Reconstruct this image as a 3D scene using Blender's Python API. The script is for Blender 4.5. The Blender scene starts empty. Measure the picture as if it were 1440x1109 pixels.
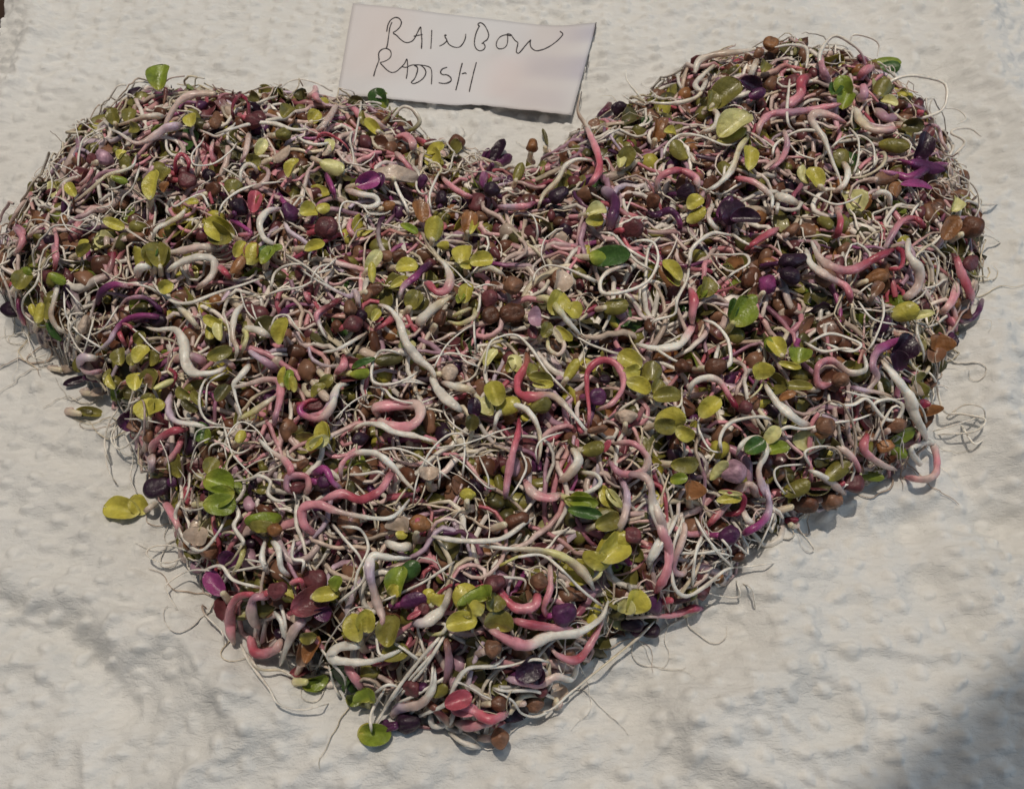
import bpy, math, random
import numpy as np

# ------------------------------------------------------------------ camera, lights, exposure
S = 0.01                                   # one centimetre in metres
sc = bpy.context.scene
COL = sc.collection
TILT, DIST, HFOV = math.radians(61.0), 14.2, math.radians(62.0)
CAM = np.array([0.0, -DIST*math.cos(TILT), DIST*math.sin(TILT)])
FWD = -CAM/np.linalg.norm(CAM); RIGHT = np.array([1.0, 0, 0]); UP = np.cross(RIGHT, FWD)
cam_data = bpy.data.cameras.new('camera'); cam = bpy.data.objects.new('camera', cam_data); COL.objects.link(cam)
cam.location = CAM*S; cam.rotation_euler = (math.pi/2-TILT, 0, 0)
cam_data.angle = HFOV; cam_data.clip_start = 0.005; cam_data.clip_end = 20
cam_data.dof.use_dof = True; cam_data.dof.focus_distance = (DIST-1.3)*S; cam_data.dof.aperture_fstop = 16.0
cam_data.sensor_width = 8.0; cam_data.lens = 4.0/math.tan(HFOV/2)
sc.camera = cam

def lin(h):
    h = h.lstrip('#'); v = np.array([int(h[i:i+2], 16)/255 for i in (0, 2, 4)])
    return np.where(v <= .04045, v/12.92, ((v+.055)/1.055)**2.4)

world = bpy.data.worlds.new('World'); sc.world = world; world.use_nodes = True
bg = world.node_tree.nodes['Background']
bg.inputs[0].default_value = (0.50, 0.70, 1.0, 1); bg.inputs[1].default_value = 0.135

def aim(o, target):
    from mathutils import Vector
    d = Vector([t*S for t in target]) - o.location
    o.rotation_euler = d.to_track_quat('-Z', 'Y').to_euler()

# the shaded kitchen lamp behind the table: its cone ends across the lower right corner of the towel
ld = bpy.data.lights.new('kitchen_lamp', 'SPOT'); lamp = bpy.data.objects.new('kitchen_lamp', ld); COL.objects.link(lamp)
lamp.location = (-0.04, 0.11, 0.70); aim(lamp, (-40.0, 63.5, 0))
ld.energy = 14.8; ld.color = (1.0, 0.89, 0.755); ld.shadow_soft_size = 0.0035
ld.spot_size = math.radians(115.0); ld.spot_blend = 0.008
# the ceiling light further up on the same side, large and soft
cd = bpy.data.lights.new('ceiling_light', 'AREA'); cl = bpy.data.objects.new('ceiling_light', cd); COL.objects.link(cl)
cd.shape = 'DISK'; cd.size = 0.60; cd.energy = 2.2; cd.color = (1.0, 0.92, 0.82); cl.location = (0.05, 0.25, 0.85); aim(cl, (0, 0, 0))
# the window: weak bluish daylight from the right
wd = bpy.data.lights.new('window_light', 'AREA'); wl = bpy.data.objects.new('window_light', wd); COL.objects.link(wl)
wd.shape = 'RECTANGLE'; wd.size = 0.7; wd.size_y = 0.5; wd.energy = 2.5; wd.color = (0.55, 0.77, 1.0)
wl.location = (1.0, -0.15, 0.38); aim(wl, (0, 0, 0))
sc.view_settings.view_transform = 'Standard'; sc.view_settings.look = 'None'
sc.view_settings.exposure = -0.46; sc.view_settings.gamma = 1.0
sc.cycles.max_bounces = 6; sc.cycles.diffuse_bounces = 3; sc.cycles.glossy_bounces = 2
sc.cycles.transmission_bounces = 2; sc.cycles.caustics_reflective = False; sc.cycles.caustics_refractive = False

# ------------------------------------------------------------------ numeric helpers (all in centimetres)
rng = np.random.default_rng(7)
TW, TH = 1440.0, 1109.0
def ray(px, py):
    px = np.asarray(px, float); py = np.asarray(py, float)
    k = math.tan(HFOV/2)
    a = (px/TW*2-1)*k; b = -(py-TH/2)/(TW/2)*k
    d = FWD[None]+a[..., None]*RIGHT+b[..., None]*UP
    return d
PXK = math.tan(HFOV/2)/(TW/2)              # size of one pixel at unit depth

_nz = rng.random((64, 64))
def vnoise(x, y, seed=0):
    x = x+seed*17.3; y = y+seed*9.7
    xi = np.floor(x).astype(int); yi = np.floor(y).astype(int); fx = x-xi; fy = y-yi
    fx = fx*fx*(3-2*fx); fy = fy*fy*(3-2*fy)
    g = lambda a, b: _nz[a % 64, b % 64]
    return (g(xi, yi)*(1-fx)+g(xi+1, yi)*fx)*(1-fy)+(g(xi, yi+1)*(1-fx)+g(xi+1, yi+1)*fx)*fy
def fbm(x, y, seed=0, o=4):
    s = 0; a = .5
    for i in range(o):
        s = s+a*(vnoise(x*2**i, y*2**i, seed+i)-.5); a *= .5
    return s

class Field:
    """a height field on a regular grid"""
    def __init__(s, x0, x1, y0, y1, h):
        s.x0, s.y0, s.h = x0, y0, h
        s.nx = int(round((x1-x0)/h))+1; s.ny = int(round((y1-y0)/h))+1
        s.X, s.Y = np.meshgrid(x0+np.arange(s.nx)*h, y0+np.arange(s.ny)*h)
    def __call__(s, x, y, Z=None):
        Z = s.Z if Z is None else Z
        fx = np.clip((np.asarray(x)-s.x0)/s.h, 0, s.nx-1.001); fy = np.clip((np.asarray(y)-s.y0)/s.h, 0, s.ny-1.001)
        i = fx.astype(int); j = fy.astype(int); fx = fx-i; fy = fy-j
        return (Z[j, i]*(1-fx)+Z[j, i+1]*fx)*(1-fy)+(Z[j+1, i]*(1-fx)+Z[j+1, i+1]*fx)*fy

def unproject(px, py, f, off=0.0):
    """where the sight line through a photo point meets height field f (+off)"""
    d = ray(px, py); n = d.shape[:-1]
    off = np.broadcast_to(np.asarray(off, float), n)
    t = np.full(n, DIST*0.70); done = np.zeros(n, bool); step = 0.08
    for _ in range(260):
        p = CAM+d*t[..., None]
        below = p[..., 2] < f(p[..., 0], p[..., 1])+off
        done |= below
        t = np.where(done, t, t+step)
        if done.all(): break
    lo = t-step; hi = t
    for _ in range(12):
        m = (lo+hi)/2; p = CAM+d*m[..., None]
        b = p[..., 2] < f(p[..., 0], p[..., 1])+off
        hi = np.where(b, m, hi); lo = np.where(b, lo, m)
    return CAM+d*((lo+hi)/2)[..., None]

def flat(px, py, z=0.0):
    d = ray(px, py); t = (z-CAM[2])/d[..., 2]
    return CAM+d*np.asarray(t)[..., None]

def seg_dist(X, Y, pts, closed=False):
    P = np.array(pts); Q = np.roll(P, -1, 0) if closed else P[1:]; P = P if closed else P[:-1]
    best = np.full(X.shape, 1e9)
    for (ax, ay), (bx, by) in zip(P, Q):
        dx, dy = bx-ax, by-ay; L = dx*dx+dy*dy+1e-9
        t = np.clip(((X-ax)*dx+(Y-ay)*dy)/L, 0, 1)
        best = np.minimum(best, np.hypot(X-ax-t*dx, Y-ay-t*dy))
    return best
def inside(X, Y, pts):
    P = np.array(pts); Q = np.roll(P, -1, 0); c = np.zeros(X.shape, bool)
    for (ax, ay), (bx, by) in zip(P, Q):
        if ay == by: continue
        c ^= ((ay > Y) != (by > Y)) & (X < (bx-ax)*(Y-ay)/(by-ay)+ax)
    return c

# ------------------------------------------------------------------ the towel surface and the heap as height fields
F = Field(-13, 13, -8.5, 13.5, 0.037)
X, Y = F.X, F.Y
wx = X+1.2*fbm(X*.35, Y*.35, 3); wy = Y+1.2*fbm(X*.35, Y*.35, 5)
tow = 0.30*fbm(wx*.25, wy*.30, 1, 3)
tow += 0.10*(1-np.abs(fbm(wx*.45+wy*.25, wy*.9-wx*.2, 2, 3))*6).clip(0, 1)**2       # crease ridges
tow += 0.05*((1-np.abs(fbm(wx*.8+wy*.5, wy*1.1-wx*.5, 14, 3))*9).clip(0, 1))**1.5
tow += 0.035*(1-np.abs(fbm(wx*1.2, wy*2.6, 8, 3))*6).clip(0, 1)
# creases that can be traced in the photograph: (pixels, height, width)
CREASES = [
 ([(0, 385), (60, 455), (130, 530), (200, 600), (250, 640)], .10, .35), ([(0, 455), (70, 500), (150, 560)], -.08, .25),
 ([(0, 300), (30, 400), (60, 470)], .06, .3),
 ([(0, 830), (60, 850), (130, 850), (190, 930), (260, 920), (330, 990)], .11, .4), ([(0, 870), (90, 910), (150, 1000)], -.12, .45),
 ([(0, 650), (90, 690), (170, 800), (260, 880)], .05, .3), ([(330, 1000), (420, 1040), (560, 1060)], .08, .5),
 ([(1100, 790), (1080, 850), (1100, 940), (1010, 1010)], .15, .55), ([(1060, 880), (960, 960), (870, 1010)], -.08, .4),
 ([(1150, 745), (1230, 770), (1330, 730), (1440, 725)], -.10, .3), ([(1300, 760), (1320, 820), (1350, 870)], -.10, .3),
 ([(1330, 600), (1370, 660), (1410, 700), (1440, 760)], -.14, .45), ([(1380, 460), (1400, 560), (1440, 620)], .12, .45),
 ([(1360, 0), (1400, 120), (1440, 230)], .16, .55), ([(1150, 0), (1230, 60), (1330, 110)], -.08, .5),
 ([(30, 0), (60, 50), (20, 110), (0, 170)], .10, .35), ([(150, 170), (80, 230), (30, 280)], .05, .4),
 ([(940, 1000), (980, 1060), (1060, 1109)], .09, .3), ([(240, 1109), (380, 1030), (420, 1000)], .07, .3)]
tcr = np.zeros_like(X)
for pts, hh, ww in CREASES:
    q = np.array(pts, float); w3 = flat(q[:, 0], q[:, 1])[:, :2]
    dd = seg_dist(wx, wy, w3); tcr += hh*np.exp(-(dd/ww)**2)
tow += tcr*2.2
# quilting: rows of raised oval dots along gently waving lines
gx = X+.35*fbm(X*.4, Y*.4, 11)*2; gy = Y+.5*fbm(X*.4, Y*.4, 13)*2
u = gx/0.46; row = np.floor(u); v = gy/0.34+.5*(row % 2)
rc = np.floor(v); jx = vnoise(row*3.1, rc*1.7, 4)-.5; jy = vnoise(row*1.3, rc*2.9, 6)-.5
du = (u-row-.5-.25*jx)*0.46; dv = (v-rc-.5-.25*jy)*0.34
dot = np.exp(-((du/.105)**2+(dv/.075)**2)**3)
dmask = dot*(.45+.7*vnoise(row*.7+5, rc*.7, 9)); quilt = 0.085*dmask
tow += quilt + 0.10*fbm(X*3.0, Y*4.0, 7, 4)
tow -= tow[(np.abs(X) < 4) & (np.abs(Y) < 3)].mean()
F.T = tow

OUT = [(150,172),(215,136),(300,134),(400,134),(500,142),(575,168),(615,200),(670,222),(740,236),(800,192),(870,156),(930,112),
 (1000,86),(1090,70),(1180,84),(1250,112),(1305,160),(1335,205),(1360,270),(1380,330),(1374,420),(1335,480),(1305,560),(1296,620),
 (1270,662),(1210,684),(1175,712),(1105,732),(1050,790),(1000,842),(920,880),(860,896),(810,950),(745,1000),(690,1035),(600,1012),
 (520,985),(440,945),(345,900),(310,850),(262,800),(240,730),(200,670),(190,600),(135,550),(85,505),(28,450),(5,425),(12,340),
 (60,262),(105,205)]
o = np.array(OUT, float)
zo = np.interp(o[:, 1], [200, 500], [0.45, 0.1])
HEART = np.array([flat(np.array([a]), np.array([b]), z)[0][:2] for (a, b), z in zip(OUT, zo)])
dist = seg_dist(X, Y, HEART, True); ins = inside(X, Y, HEART)
F.D = np.where(ins, dist, -dist)
q = np.clip(F.D/2.6, 0, 1)
mound = 1.55*np.sqrt(np.clip(1-(1-q)**2, 0, 1))*(1+.18*fbm(X*.35, Y*.35, 21))
mound += np.where(ins, np.clip(F.D/.8, 0, 1)*0.5*fbm(X*.8, Y*.8, 23, 3), 0)
F.M = mound; F.Z = tow+mound
HEAP = lambda x, y: F(x, y, F.Z)
TOWEL = lambda x, y: F(x, y, F.T)
INTO = lambda x, y: F(x, y, F.D)

# ------------------------------------------------------------------ mesh builders
def mesh(name, V, Q, C=None, T=None, smooth=True, mat=None):
    """V in cm, Q quads, T triangles, C linear pigment per vertex"""
    me = bpy.data.meshes.new(name); V = np.asarray(V, np.float64)*S
    Q = np.asarray(Q, np.int32).reshape(-1, 4); T = np.zeros((0, 3), np.int32) if T is None else np.asarray(T, np.int32).reshape(-1, 3)
    me.vertices.add(len(V)); me.vertices.foreach_set('co', V.astype(np.float32).ravel())
    me.loops.add(Q.size+T.size); me.loops.foreach_set('vertex_index', np.concatenate([Q.ravel(), T.ravel()]).astype(np.int32))
    me.polygons.add(len(Q)+len(T))
    st = np.concatenate([np.arange(len(Q))*4, Q.size+np.arange(len(T))*3]).astype(np.int32)
    me.polygons.foreach_set('loop_start', st)
    me.polygons.foreach_set('use_smooth', np.full(len(Q)+len(T), smooth))
    if C is not None:
        at = me.color_attributes.new('pigment', 'FLOAT_COLOR', 'POINT')
        at.data.foreach_set('color', np.concatenate([C, np.ones((len(C), 1))], 1).astype(np.float32).ravel())
    me.update(calc_edges=True); me.validate()
    if mat: me.materials.append(mat)
    return me

def catmull(P, n):
    P = np.asarray(P, float)
    if len(P) < 3: 
        t = np.linspace(0, 1, n)[:, None]; return P[0]*(1-t)+P[-1]*t
    A = np.vstack([2*P[0]-P[1], P, 2*P[-1]-P[-2]]); m = len(P)-1
    L = np.r_[0, np.cumsum(np.hypot(*(P[1:, :2]-P[:-1, :2]).T)+1e-6)]; s = np.linspace(0, L[-1], n)
    k = np.clip(np.searchsorted(L, s, 'right')-1, 0, m-1); t = ((s-L[k])/(L[k+1]-L[k]))[:, None]
    p0, p1, p2, p3 = A[k], A[k+1], A[k+2], A[k+3]
    return .5*((2*p1)+(-p0+p2)*t+(2*p0-5*p1+4*p2-p3)*t*t+(-p0+3*p1-3*p2+p3)*t**3)

def tubes(P, R, C, sides, flatk=1.0):
    """K tubes at once: P (K,n,3), R (K,n), C (K,n,3) -> V, Q, C"""
    K, n, _ = P.shape
    T = np.gradient(P, axis=1); T /= np.linalg.norm(T, axis=2, keepdims=True)+1e-9
    ref = np.where(np.abs(T[:, 0, 2:3]) > .9, [[1., 0, 0]], [[0., 0, 1.]])
    N = ref-(ref*T[:, 0]).sum(1, keepdims=True)*T[:, 0]; N /= np.linalg.norm(N, axis=1, keepdims=True)
    Ns = [N]
    for i in range(1, n):
        N = N-(N*T[:, i]).sum(1, keepdims=True)*T[:, i]; N /= np.linalg.norm(N, axis=1, keepdims=True)+1e-9; Ns.append(N)
    N = np.stack(Ns, 1); B = np.cross(T, N)
    a = np.arange(sides)/sides*2*math.pi
    ring = (np.cos(a)[None, None, :, None]*N[:, :, None]*flatk+np.sin(a)[None, None, :, None]*B[:, :, None])
    ph = np.cumsum(rng.normal(0, .35, (K, n)), 1)+rng.uniform(0, 6, (K, 1)); wob = 1+.13*np.sin(2*a[None, None]+ph[:, :, None])+.06*np.sin(3*a[None, None]-1.7*ph[:, :, None])
    V = P[:, :, None]+ring*(R[:, :, None]*wob)[..., None]
    Cc = np.repeat(C[:, :, None], sides, 2)*(1+.10*np.sin(a[None, None]+ph[:, :, None]*1.3)+.06*np.sin(3*a[None, None]+ph[:, :, None]*2.1))[..., None]
    i, j = np.meshgrid(np.arange(n-1), np.arange(sides), indexing='ij'); j2 = (j+1) % sides
    q = np.stack([i*sides+j, i*sides+j2, (i+1)*sides+j2, (i+1)*sides+j], -1).reshape(-1, 4)
    Q = (q[None]+(np.arange(K)*n*sides)[:, None, None]).reshape(-1, 4)
    return V.reshape(-1, 3), Q, Cc.reshape(-1, 3)

def tube_one(P, R, C, sides=8, flatk=1.0):
    """one closed tube with rounded ends"""
    P = np.asarray(P, float); R = np.asarray(R, float); C = np.asarray(C, float)
    t0 = P[0]-P[1]; t0 /= np.linalg.norm(t0)+1e-9; t1 = P[-1]-P[-2]; t1 /= np.linalg.norm(t1)+1e-9
    P = np.vstack([P[0]+t0*R[0]*.8, P[0]+t0*R[0]*.5, P, P[-1]+t1*R[-1]*.5, P[-1]+t1*R[-1]*.8])
    R = np.r_[R[0]*.12, R[0]*.75, R, R[-1]*.75, R[-1]*.12]; C = np.vstack([C[:1], C[:1], C, C[-1:], C[-1:]])
    V, Q, Cc = tubes(P[None], R[None], C[None], sides, flatk)
    n = len(P); V = np.vstack([V, P[0], P[-1]]); Cc = np.vstack([Cc, C[:1], C[-1:]])
    a = np.arange(sides); b = (a+1) % sides; T = np.vstack([np.stack([b, a, np.full(sides, n*sides)], 1), np.stack([a+(n-1)*sides, b+(n-1)*sides, np.full(sides, n*sides+1)], 1)])
    return V, Q, Cc, T

def leaf_template(nu=10, nv=8, notch=.16):
    """seed leaf: kidney outline narrowing into a stalk; returns (u, v) grids of x along, y across in -1..1"""
    u = (1-np.cos(np.linspace(0, 1, nu+1)*math.pi))/2; v = np.sin(np.linspace(-1, 1, nv+1)*math.pi/2)
    U, Vv = np.meshgrid(u, v, indexing='ij')
    w = np.clip(1-np.abs(2*U-1)**2.5, .003, 1)**.5*(.80+.20*U**.7)*1.04
    x = U-.5 - notch*np.exp(-(Vv/.30)**2)*U**5 + .03*(1-Vv**2)*U
    return U, Vv, x, w*Vv*.5
def leaf_geo(L, W, th, cup, curl, tone, edge, under, nu=10, nv=8, notch=.14, twist=0.0):
    U, Vv, x, y = leaf_template(nu, nv, notch)
    x = x*L; y = y*W
    z = cup*W*.5*(np.abs(Vv)**1.8)*np.sin(U*math.pi*.9+.2) + curl*L*((U-.5)**2) - .05*W*np.exp(-(Vv/.12)**2)*(1-U)
    z = z+.03*W*np.sin(U*9+Vv*4)*np.abs(Vv) + twist*y*(U-.4)
    rim = (1-np.clip((1-np.abs(Vv))*6, 0, 1))*.6
    t = th*np.sqrt(np.clip(1-(np.abs(Vv))**4, .03, 1))*np.sqrt(np.clip(np.sin(np.clip(U, .02, .98)*math.pi), .05, 1))
    top = np.stack([x, y, z+t/2], -1).reshape(-1, 3); bot = np.stack([x, y, z-t/2], -1).reshape(-1, 3)
    vein = np.exp(-(Vv/.10)**2)*(1-U*.7)+.35*np.exp(-((np.abs(Vv)-.35-.35*U)/.06)**2)*U*(1-U)*3
    c = tone[None, None]*(1-rim[..., None])+edge[None, None]*rim[..., None]
    base = np.clip(1-U*3.2, 0, 1)[..., None]; c = c*(1-.55*base)+under[None, None]*.55*base
    c = c*(1+.22*vein[..., None])
    c2 = under[None, None]*.5+c*.5
    n1 = nv+1; i, j = np.meshgrid(np.arange(nu), np.arange(nv), indexing='ij'); k = i*n1+j
    q = np.stack([k, k+n1, k+n1+1, k+1], -1).reshape(-1, 4); N = (nu+1)*n1
    rimq = []
    for a in range(nu):
        rimq += [[a*n1, a*n1+N, (a+1)*n1+N, (a+1)*n1], [(a+1)*n1+nv, (a+1)*n1+nv+N, a*n1+nv+N, a*n1+nv]]
    for b in range(nv):
        rimq += [[b+1, b+1+N, b+N, b], [nu*n1+b, nu*n1+b+N, nu*n1+b+1+N, nu*n1+b+1]]
    Q = np.vstack([q, q[:, ::-1]+N, np.array(rimq)])
    return np.vstack([top, bot]), Q, np.vstack([c.reshape(-1, 3), c2.reshape(-1, 3)])

def seed_geo(L, W, H, tone, seedk=0, nu=10, nv=12):
    """radish seed: lopsided rounded body with a shallow furrow and a small scar at one end"""
    th = np.linspace(0, math.pi, nu+1)[1:-1]; ph = np.arange(nv)/nv*2*math.pi
    A, B = np.meshgrid(th, ph, indexing='ij')
    k = 1+.16*np.sin(2*B+seedk)*np.sin(A)+.13*np.cos(3*A+seedk*2)+.11*np.sin(3*B+seedk*3)*np.sin(A)**2+.05*np.sin(5*B+2*A+seedk*5)*np.sin(A)
    fur = 1-.13*np.exp(-((np.mod(B-1.4+math.pi, 2*math.pi)-math.pi)/.35)**2)*np.sin(A)
    if int(seedk*10) % 2: fur = fur*(1-.30*np.exp(-((np.mod(B-.2+math.pi, 2*math.pi)-math.pi)/.30)**2)*np.sin(A)*(np.cos(A)*.5+.6)); k = k*(1+.08*np.sin(B*7+A*5+seedk))
    x = -np.cos(A)*L/2*(1+.04*np.sin(seedk)); y = np.sin(A)*np.cos(B)*W/2*k*fur; z = np.sin(A)*np.sin(B)*H/2*k*fur
    V = np.vstack([np.stack([x, y, z], -1).reshape(-1, 3), [-L*.48, 0, 0], [L*.5, 0, 0]])
    mot = 1+.30*np.sin(4*B+A*3+seedk*5)*np.sin(A*3+seedk)*.5-.25*np.exp(-((A-2.9)/.35)**2)
    C = np.vstack([(tone[None, None]*mot[..., None]).reshape(-1, 3), tone*.7, tone*.45])
    n = nu-1; i, j = np.meshgrid(np.arange(n-1), np.arange(nv), indexing='ij'); j2 = (j+1) % nv
    Q = np.stack([i*nv+j, (i+1)*nv+j, (i+1)*nv+j2, i*nv+j2], -1).reshape(-1, 4)
    a = np.arange(nv); b = (a+1) % nv
    T = np.vstack([np.stack([a, b, np.full(nv, n*nv)], 1), np.stack([(n-1)*nv+b, (n-1)*nv+a, np.full(nv, n*nv+1)], 1)])
    return V, Q, C, T

PAL = {k: lin(v) for k, v in dict(W='EDE6DA', C='DACDB2', T='C8B4A2', P='D8959F', p='D3BBB2', R='B95A68', r='8A2E46', M='96447A',
  L='C8B4C4', V='562A50', D='2E182B', Y='B9B04C', y='CFCB8E', G='7F8F34', g='41602C', O='7C7638', o='55502A', B='85604A', b='65402E',
  A='94663F', N='6A3A3E', K='B48E9E').items()}

# ------------------------------------------------------------------ materials
def nodes(name):
    m = bpy.data.materials.new(name); m.use_nodes = True; nt = m.node_tree
    return m, nt, nt.nodes['Principled BSDF'], nt.nodes.new, nt.links.new
def plant_mat(name, rough, sss, rad, bump, nscale, vary, coat=0.0, trans=0.0):
    m, nt, b, N, L = nodes(name)
    at = N('ShaderNodeAttribute'); at.attribute_name = 'pigment'
    tc = N('ShaderNodeTexCoord'); n1 = N('ShaderNodeTexNoise'); n1.inputs['Scale'].default_value = nscale; n1.inputs['Detail'].default_value = 3
    L(tc.outputs['Object'], n1.inputs['Vector'])
    mr = N('ShaderNodeMapRange'); mr.inputs['From Min'].default_value = .3; mr.inputs['From Max'].default_value = .7
    mr.inputs['To Min'].default_value = 1-vary; mr.inputs['To Max'].default_value = 1+vary*.6; L(n1.outputs[0], mr.inputs['Value'])
    mx = N('ShaderNodeVectorMath'); mx.operation = 'SCALE'; L(at.outputs['Color'], mx.inputs[0]); L(mr.outputs[0], mx.inputs['Scale'])
    L(mx.outputs[0], b.inputs['Base Color'])
    b.inputs['Roughness'].default_value = rough; b.inputs['Coat Weight'].default_value = coat; b.inputs['Coat Roughness'].default_value = .16
    b.inputs['Specular IOR Level'].default_value = .4
    if sss:
        b.inputs['Subsurface Weight'].default_value = sss; b.inputs['Subsurface Radius'].default_value = (1, .8, .7); b.inputs['Subsurface Scale'].default_value = rad*S
    if bump:
        n2 = N('ShaderNodeTexNoise'); n2.inputs['Scale'].default_value = nscale*2.2; n2.inputs['Detail'].default_value = 2; L(tc.outputs['Object'], n2.inputs['Vector'])
        bp = N('ShaderNodeBump'); bp.inputs['Strength'].default_value = bump; bp.inputs['Distance'].default_value = .02*S; L(n2.outputs[0], bp.inputs['Height'])
        L(bp.outputs[0], b.inputs['Normal']); 
    return m
M_STEM = plant_mat('sprout_stem', .40, .7, .12, .45, 700, .20, .18)
M_ROOT = plant_mat('sprout_root', .40, .4, .05, .25, 1200, .15, .3)
M_LEAF = plant_mat('seed_leaf', .40, .30, .05, .9, 650, .28, .12)
M_SEED = plant_mat('seed_coat', .50, .15, .05, .9, 800, .5, .08)
M_MASS = plant_mat('sprout_mass', .42, .0, .05, .5, 800, .32, .18)

def towel_mat():
    m, nt, b, N, L = nodes('quilted_paper')
    tc = N('ShaderNodeTexCoord')
    def noise(sx, sy, sc_, det, rough=.6):
        mp = N('ShaderNodeMapping'); mp.inputs['Scale'].default_value = (sx, sy, 1); L(tc.outputs['Object'], mp.inputs['Vector'])
        n = N('ShaderNodeTexNoise'); n.inputs['Scale'].default_value = sc_; n.inputs['Detail'].default_value = det; n.inputs['Roughness'].default_value = rough
        n.inputs['Distortion'].default_value = .6
        L(mp.outputs[0], n.inputs['Vector']); return n
    crepe = noise(1, 2.2, 600, 8, .66); fib = noise(1, 1, 2600, 4, .7); tone = noise(1, 1, 45, 4)
    add = N('ShaderNodeMath'); add.operation = 'MULTIPLY_ADD'; add.inputs[1].default_value = .35
    L(fib.outputs[0], add.inputs[0]); L(crepe.outputs[0], add.inputs[2])
    bp = N('ShaderNodeBump'); bp.inputs['Strength'].default_value = .9; bp.inputs['Distance'].default_value = .034*S
    qa = N('ShaderNodeAttribute'); qa.attribute_name = 'quilt'; iv = N('ShaderNodeMapRange'); iv.inputs['To Min'].default_value = 1.0; iv.inputs['To Max'].default_value = .45; iv.inputs['From Max'].default_value = .55
    L(qa.outputs['Fac'], iv.inputs['Value']); mu = N('ShaderNodeMath'); mu.operation = 'MULTIPLY'; L(add.outputs[0], mu.inputs[0]); L(iv.outputs[0], mu.inputs[1])
    L(iv.outputs[0], bp.inputs['Strength']); L(add.outputs[0], bp.inputs['Height']); L(bp.outputs[0], b.inputs['Normal'])
    cr = N('ShaderNodeValToRGB'); cr.color_ramp.elements[0].position = .3; cr.color_ramp.elements[1].position = .72
    cr.color_ramp.elements[0].color = (.70, .69, .655, 1); cr.color_ramp.elements[1].color = (.78, .77, .74, 1)
    L(tone.outputs[0], cr.inputs[0]); mxq = N('ShaderNodeMix'); mxq.data_type = 'RGBA'; L(qa.outputs['Fac'], mxq.inputs['Factor']); L(cr.outputs[0], mxq.inputs['A']); mxq.inputs['B'].default_value = (.80, .79, .75, 1); L(mxq.outputs['Result'], b.inputs['Base Color'])
    b.inputs['Roughness'].default_value = .95; b.inputs['Specular IOR Level'].default_value = .15
    return m
M_TOWEL = towel_mat()
def wood_mat():
    m, nt, b, N, L = nodes('dark_wood'); tc = N('ShaderNodeTexCoord'); w = N('ShaderNodeTexWave'); w.inputs['Scale'].default_value = 30
    w.inputs['Distortion'].default_value = 6; L(tc.outputs['Object'], w.inputs['Vector']); cr = N('ShaderNodeValToRGB')
    cr.color_ramp.elements[0].color = (.022, .011, .005, 1); cr.color_ramp.elements[1].color = (.05, .026, .012, 1)
    L(w.outputs[0], cr.inputs[0]); L(cr.outputs[0], b.inputs['Base Color']); b.inputs['Roughness'].default_value = .4
    return m
M_WOOD = wood_mat()
def note_mat():
    """pale pinkish paper with the faint blue-grey print of bands along its right end"""
    m, nt, b, N, L = nodes('note_paper'); at = N('ShaderNodeAttribute'); at.attribute_name = 'pigment'
    tc = N('ShaderNodeTexCoord'); n = N('ShaderNodeTexNoise'); n.inputs['Scale'].default_value = 60; L(tc.outputs['Object'], n.inputs['Vector'])
    mr = N('ShaderNodeMapRange'); mr.inputs['To Min'].default_value = .94; mr.inputs['To Max'].default_value = 1.05; L(n.outputs[0], mr.inputs['Value'])
    mx = N('ShaderNodeVectorMath'); mx.operation = 'SCALE'; L(at.outputs['Color'], mx.inputs[0]); L(mr.outputs[0], mx.inputs['Scale'])
    L(mx.outputs[0], b.inputs['Base Color']); b.inputs['Roughness'].default_value = .6; b.inputs['Specular IOR Level'].default_value = .3
    return m
M_NOTE = note_mat()
m, nt, b, N, L = nodes('black_ink'); b.inputs['Base Color'].default_value = (.012, .010, .014, 1); b.inputs['Roughness'].default_value = .5; M_INK = m
_n = N('ShaderNodeTexNoise'); _n.inputs['Scale'].default_value = 700; _c = N('ShaderNodeValToRGB')
_c.color_ramp.elements[0].color = (.008, .007, .010, 1); _c.color_ramp.elements[1].color = (.05, .04, .05, 1); L(_n.outputs[0], _c.inputs[0]); L(_c.outputs[0], b.inputs['Base Color'])

def link(name, me, parent=None, loc=None):
    o = bpy.data.objects.new(name, me); COL.objects.link(o)
    if parent: o.parent = parent
    if loc is not None: o.location = [c*S for c in loc]
    return o
def tag(o, label=None, category=None, group=None, kind=None):
    for k, v in (('label', label), ('category', category), ('group', group), ('kind', kind)):
        if v: o[k] = v
    return o

# ------------------------------------------------------------------ table, towel, note
def box_mesh(name, x0, x1, y0, y1, z0, z1, mat):
    V = np.array([[x, y, z] for z in (z0, z1) for x, y in ((x0, y0), (x1, y0), (x1, y1), (x0, y1))])
    return mesh(name, V, [[3, 2, 1, 0], [4, 5, 6, 7], [0, 1, 5, 4], [1, 2, 6, 5], [2, 3, 7, 6], [3, 0, 4, 7]], smooth=False, mat=mat)
tag(link('tabletop', box_mesh('tabletop', -45, 45, -35, 35, -3.65, -.65, M_WOOD)), 'dark brown wooden tabletop showing at the upper left corner', None, None, 'structure')

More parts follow.
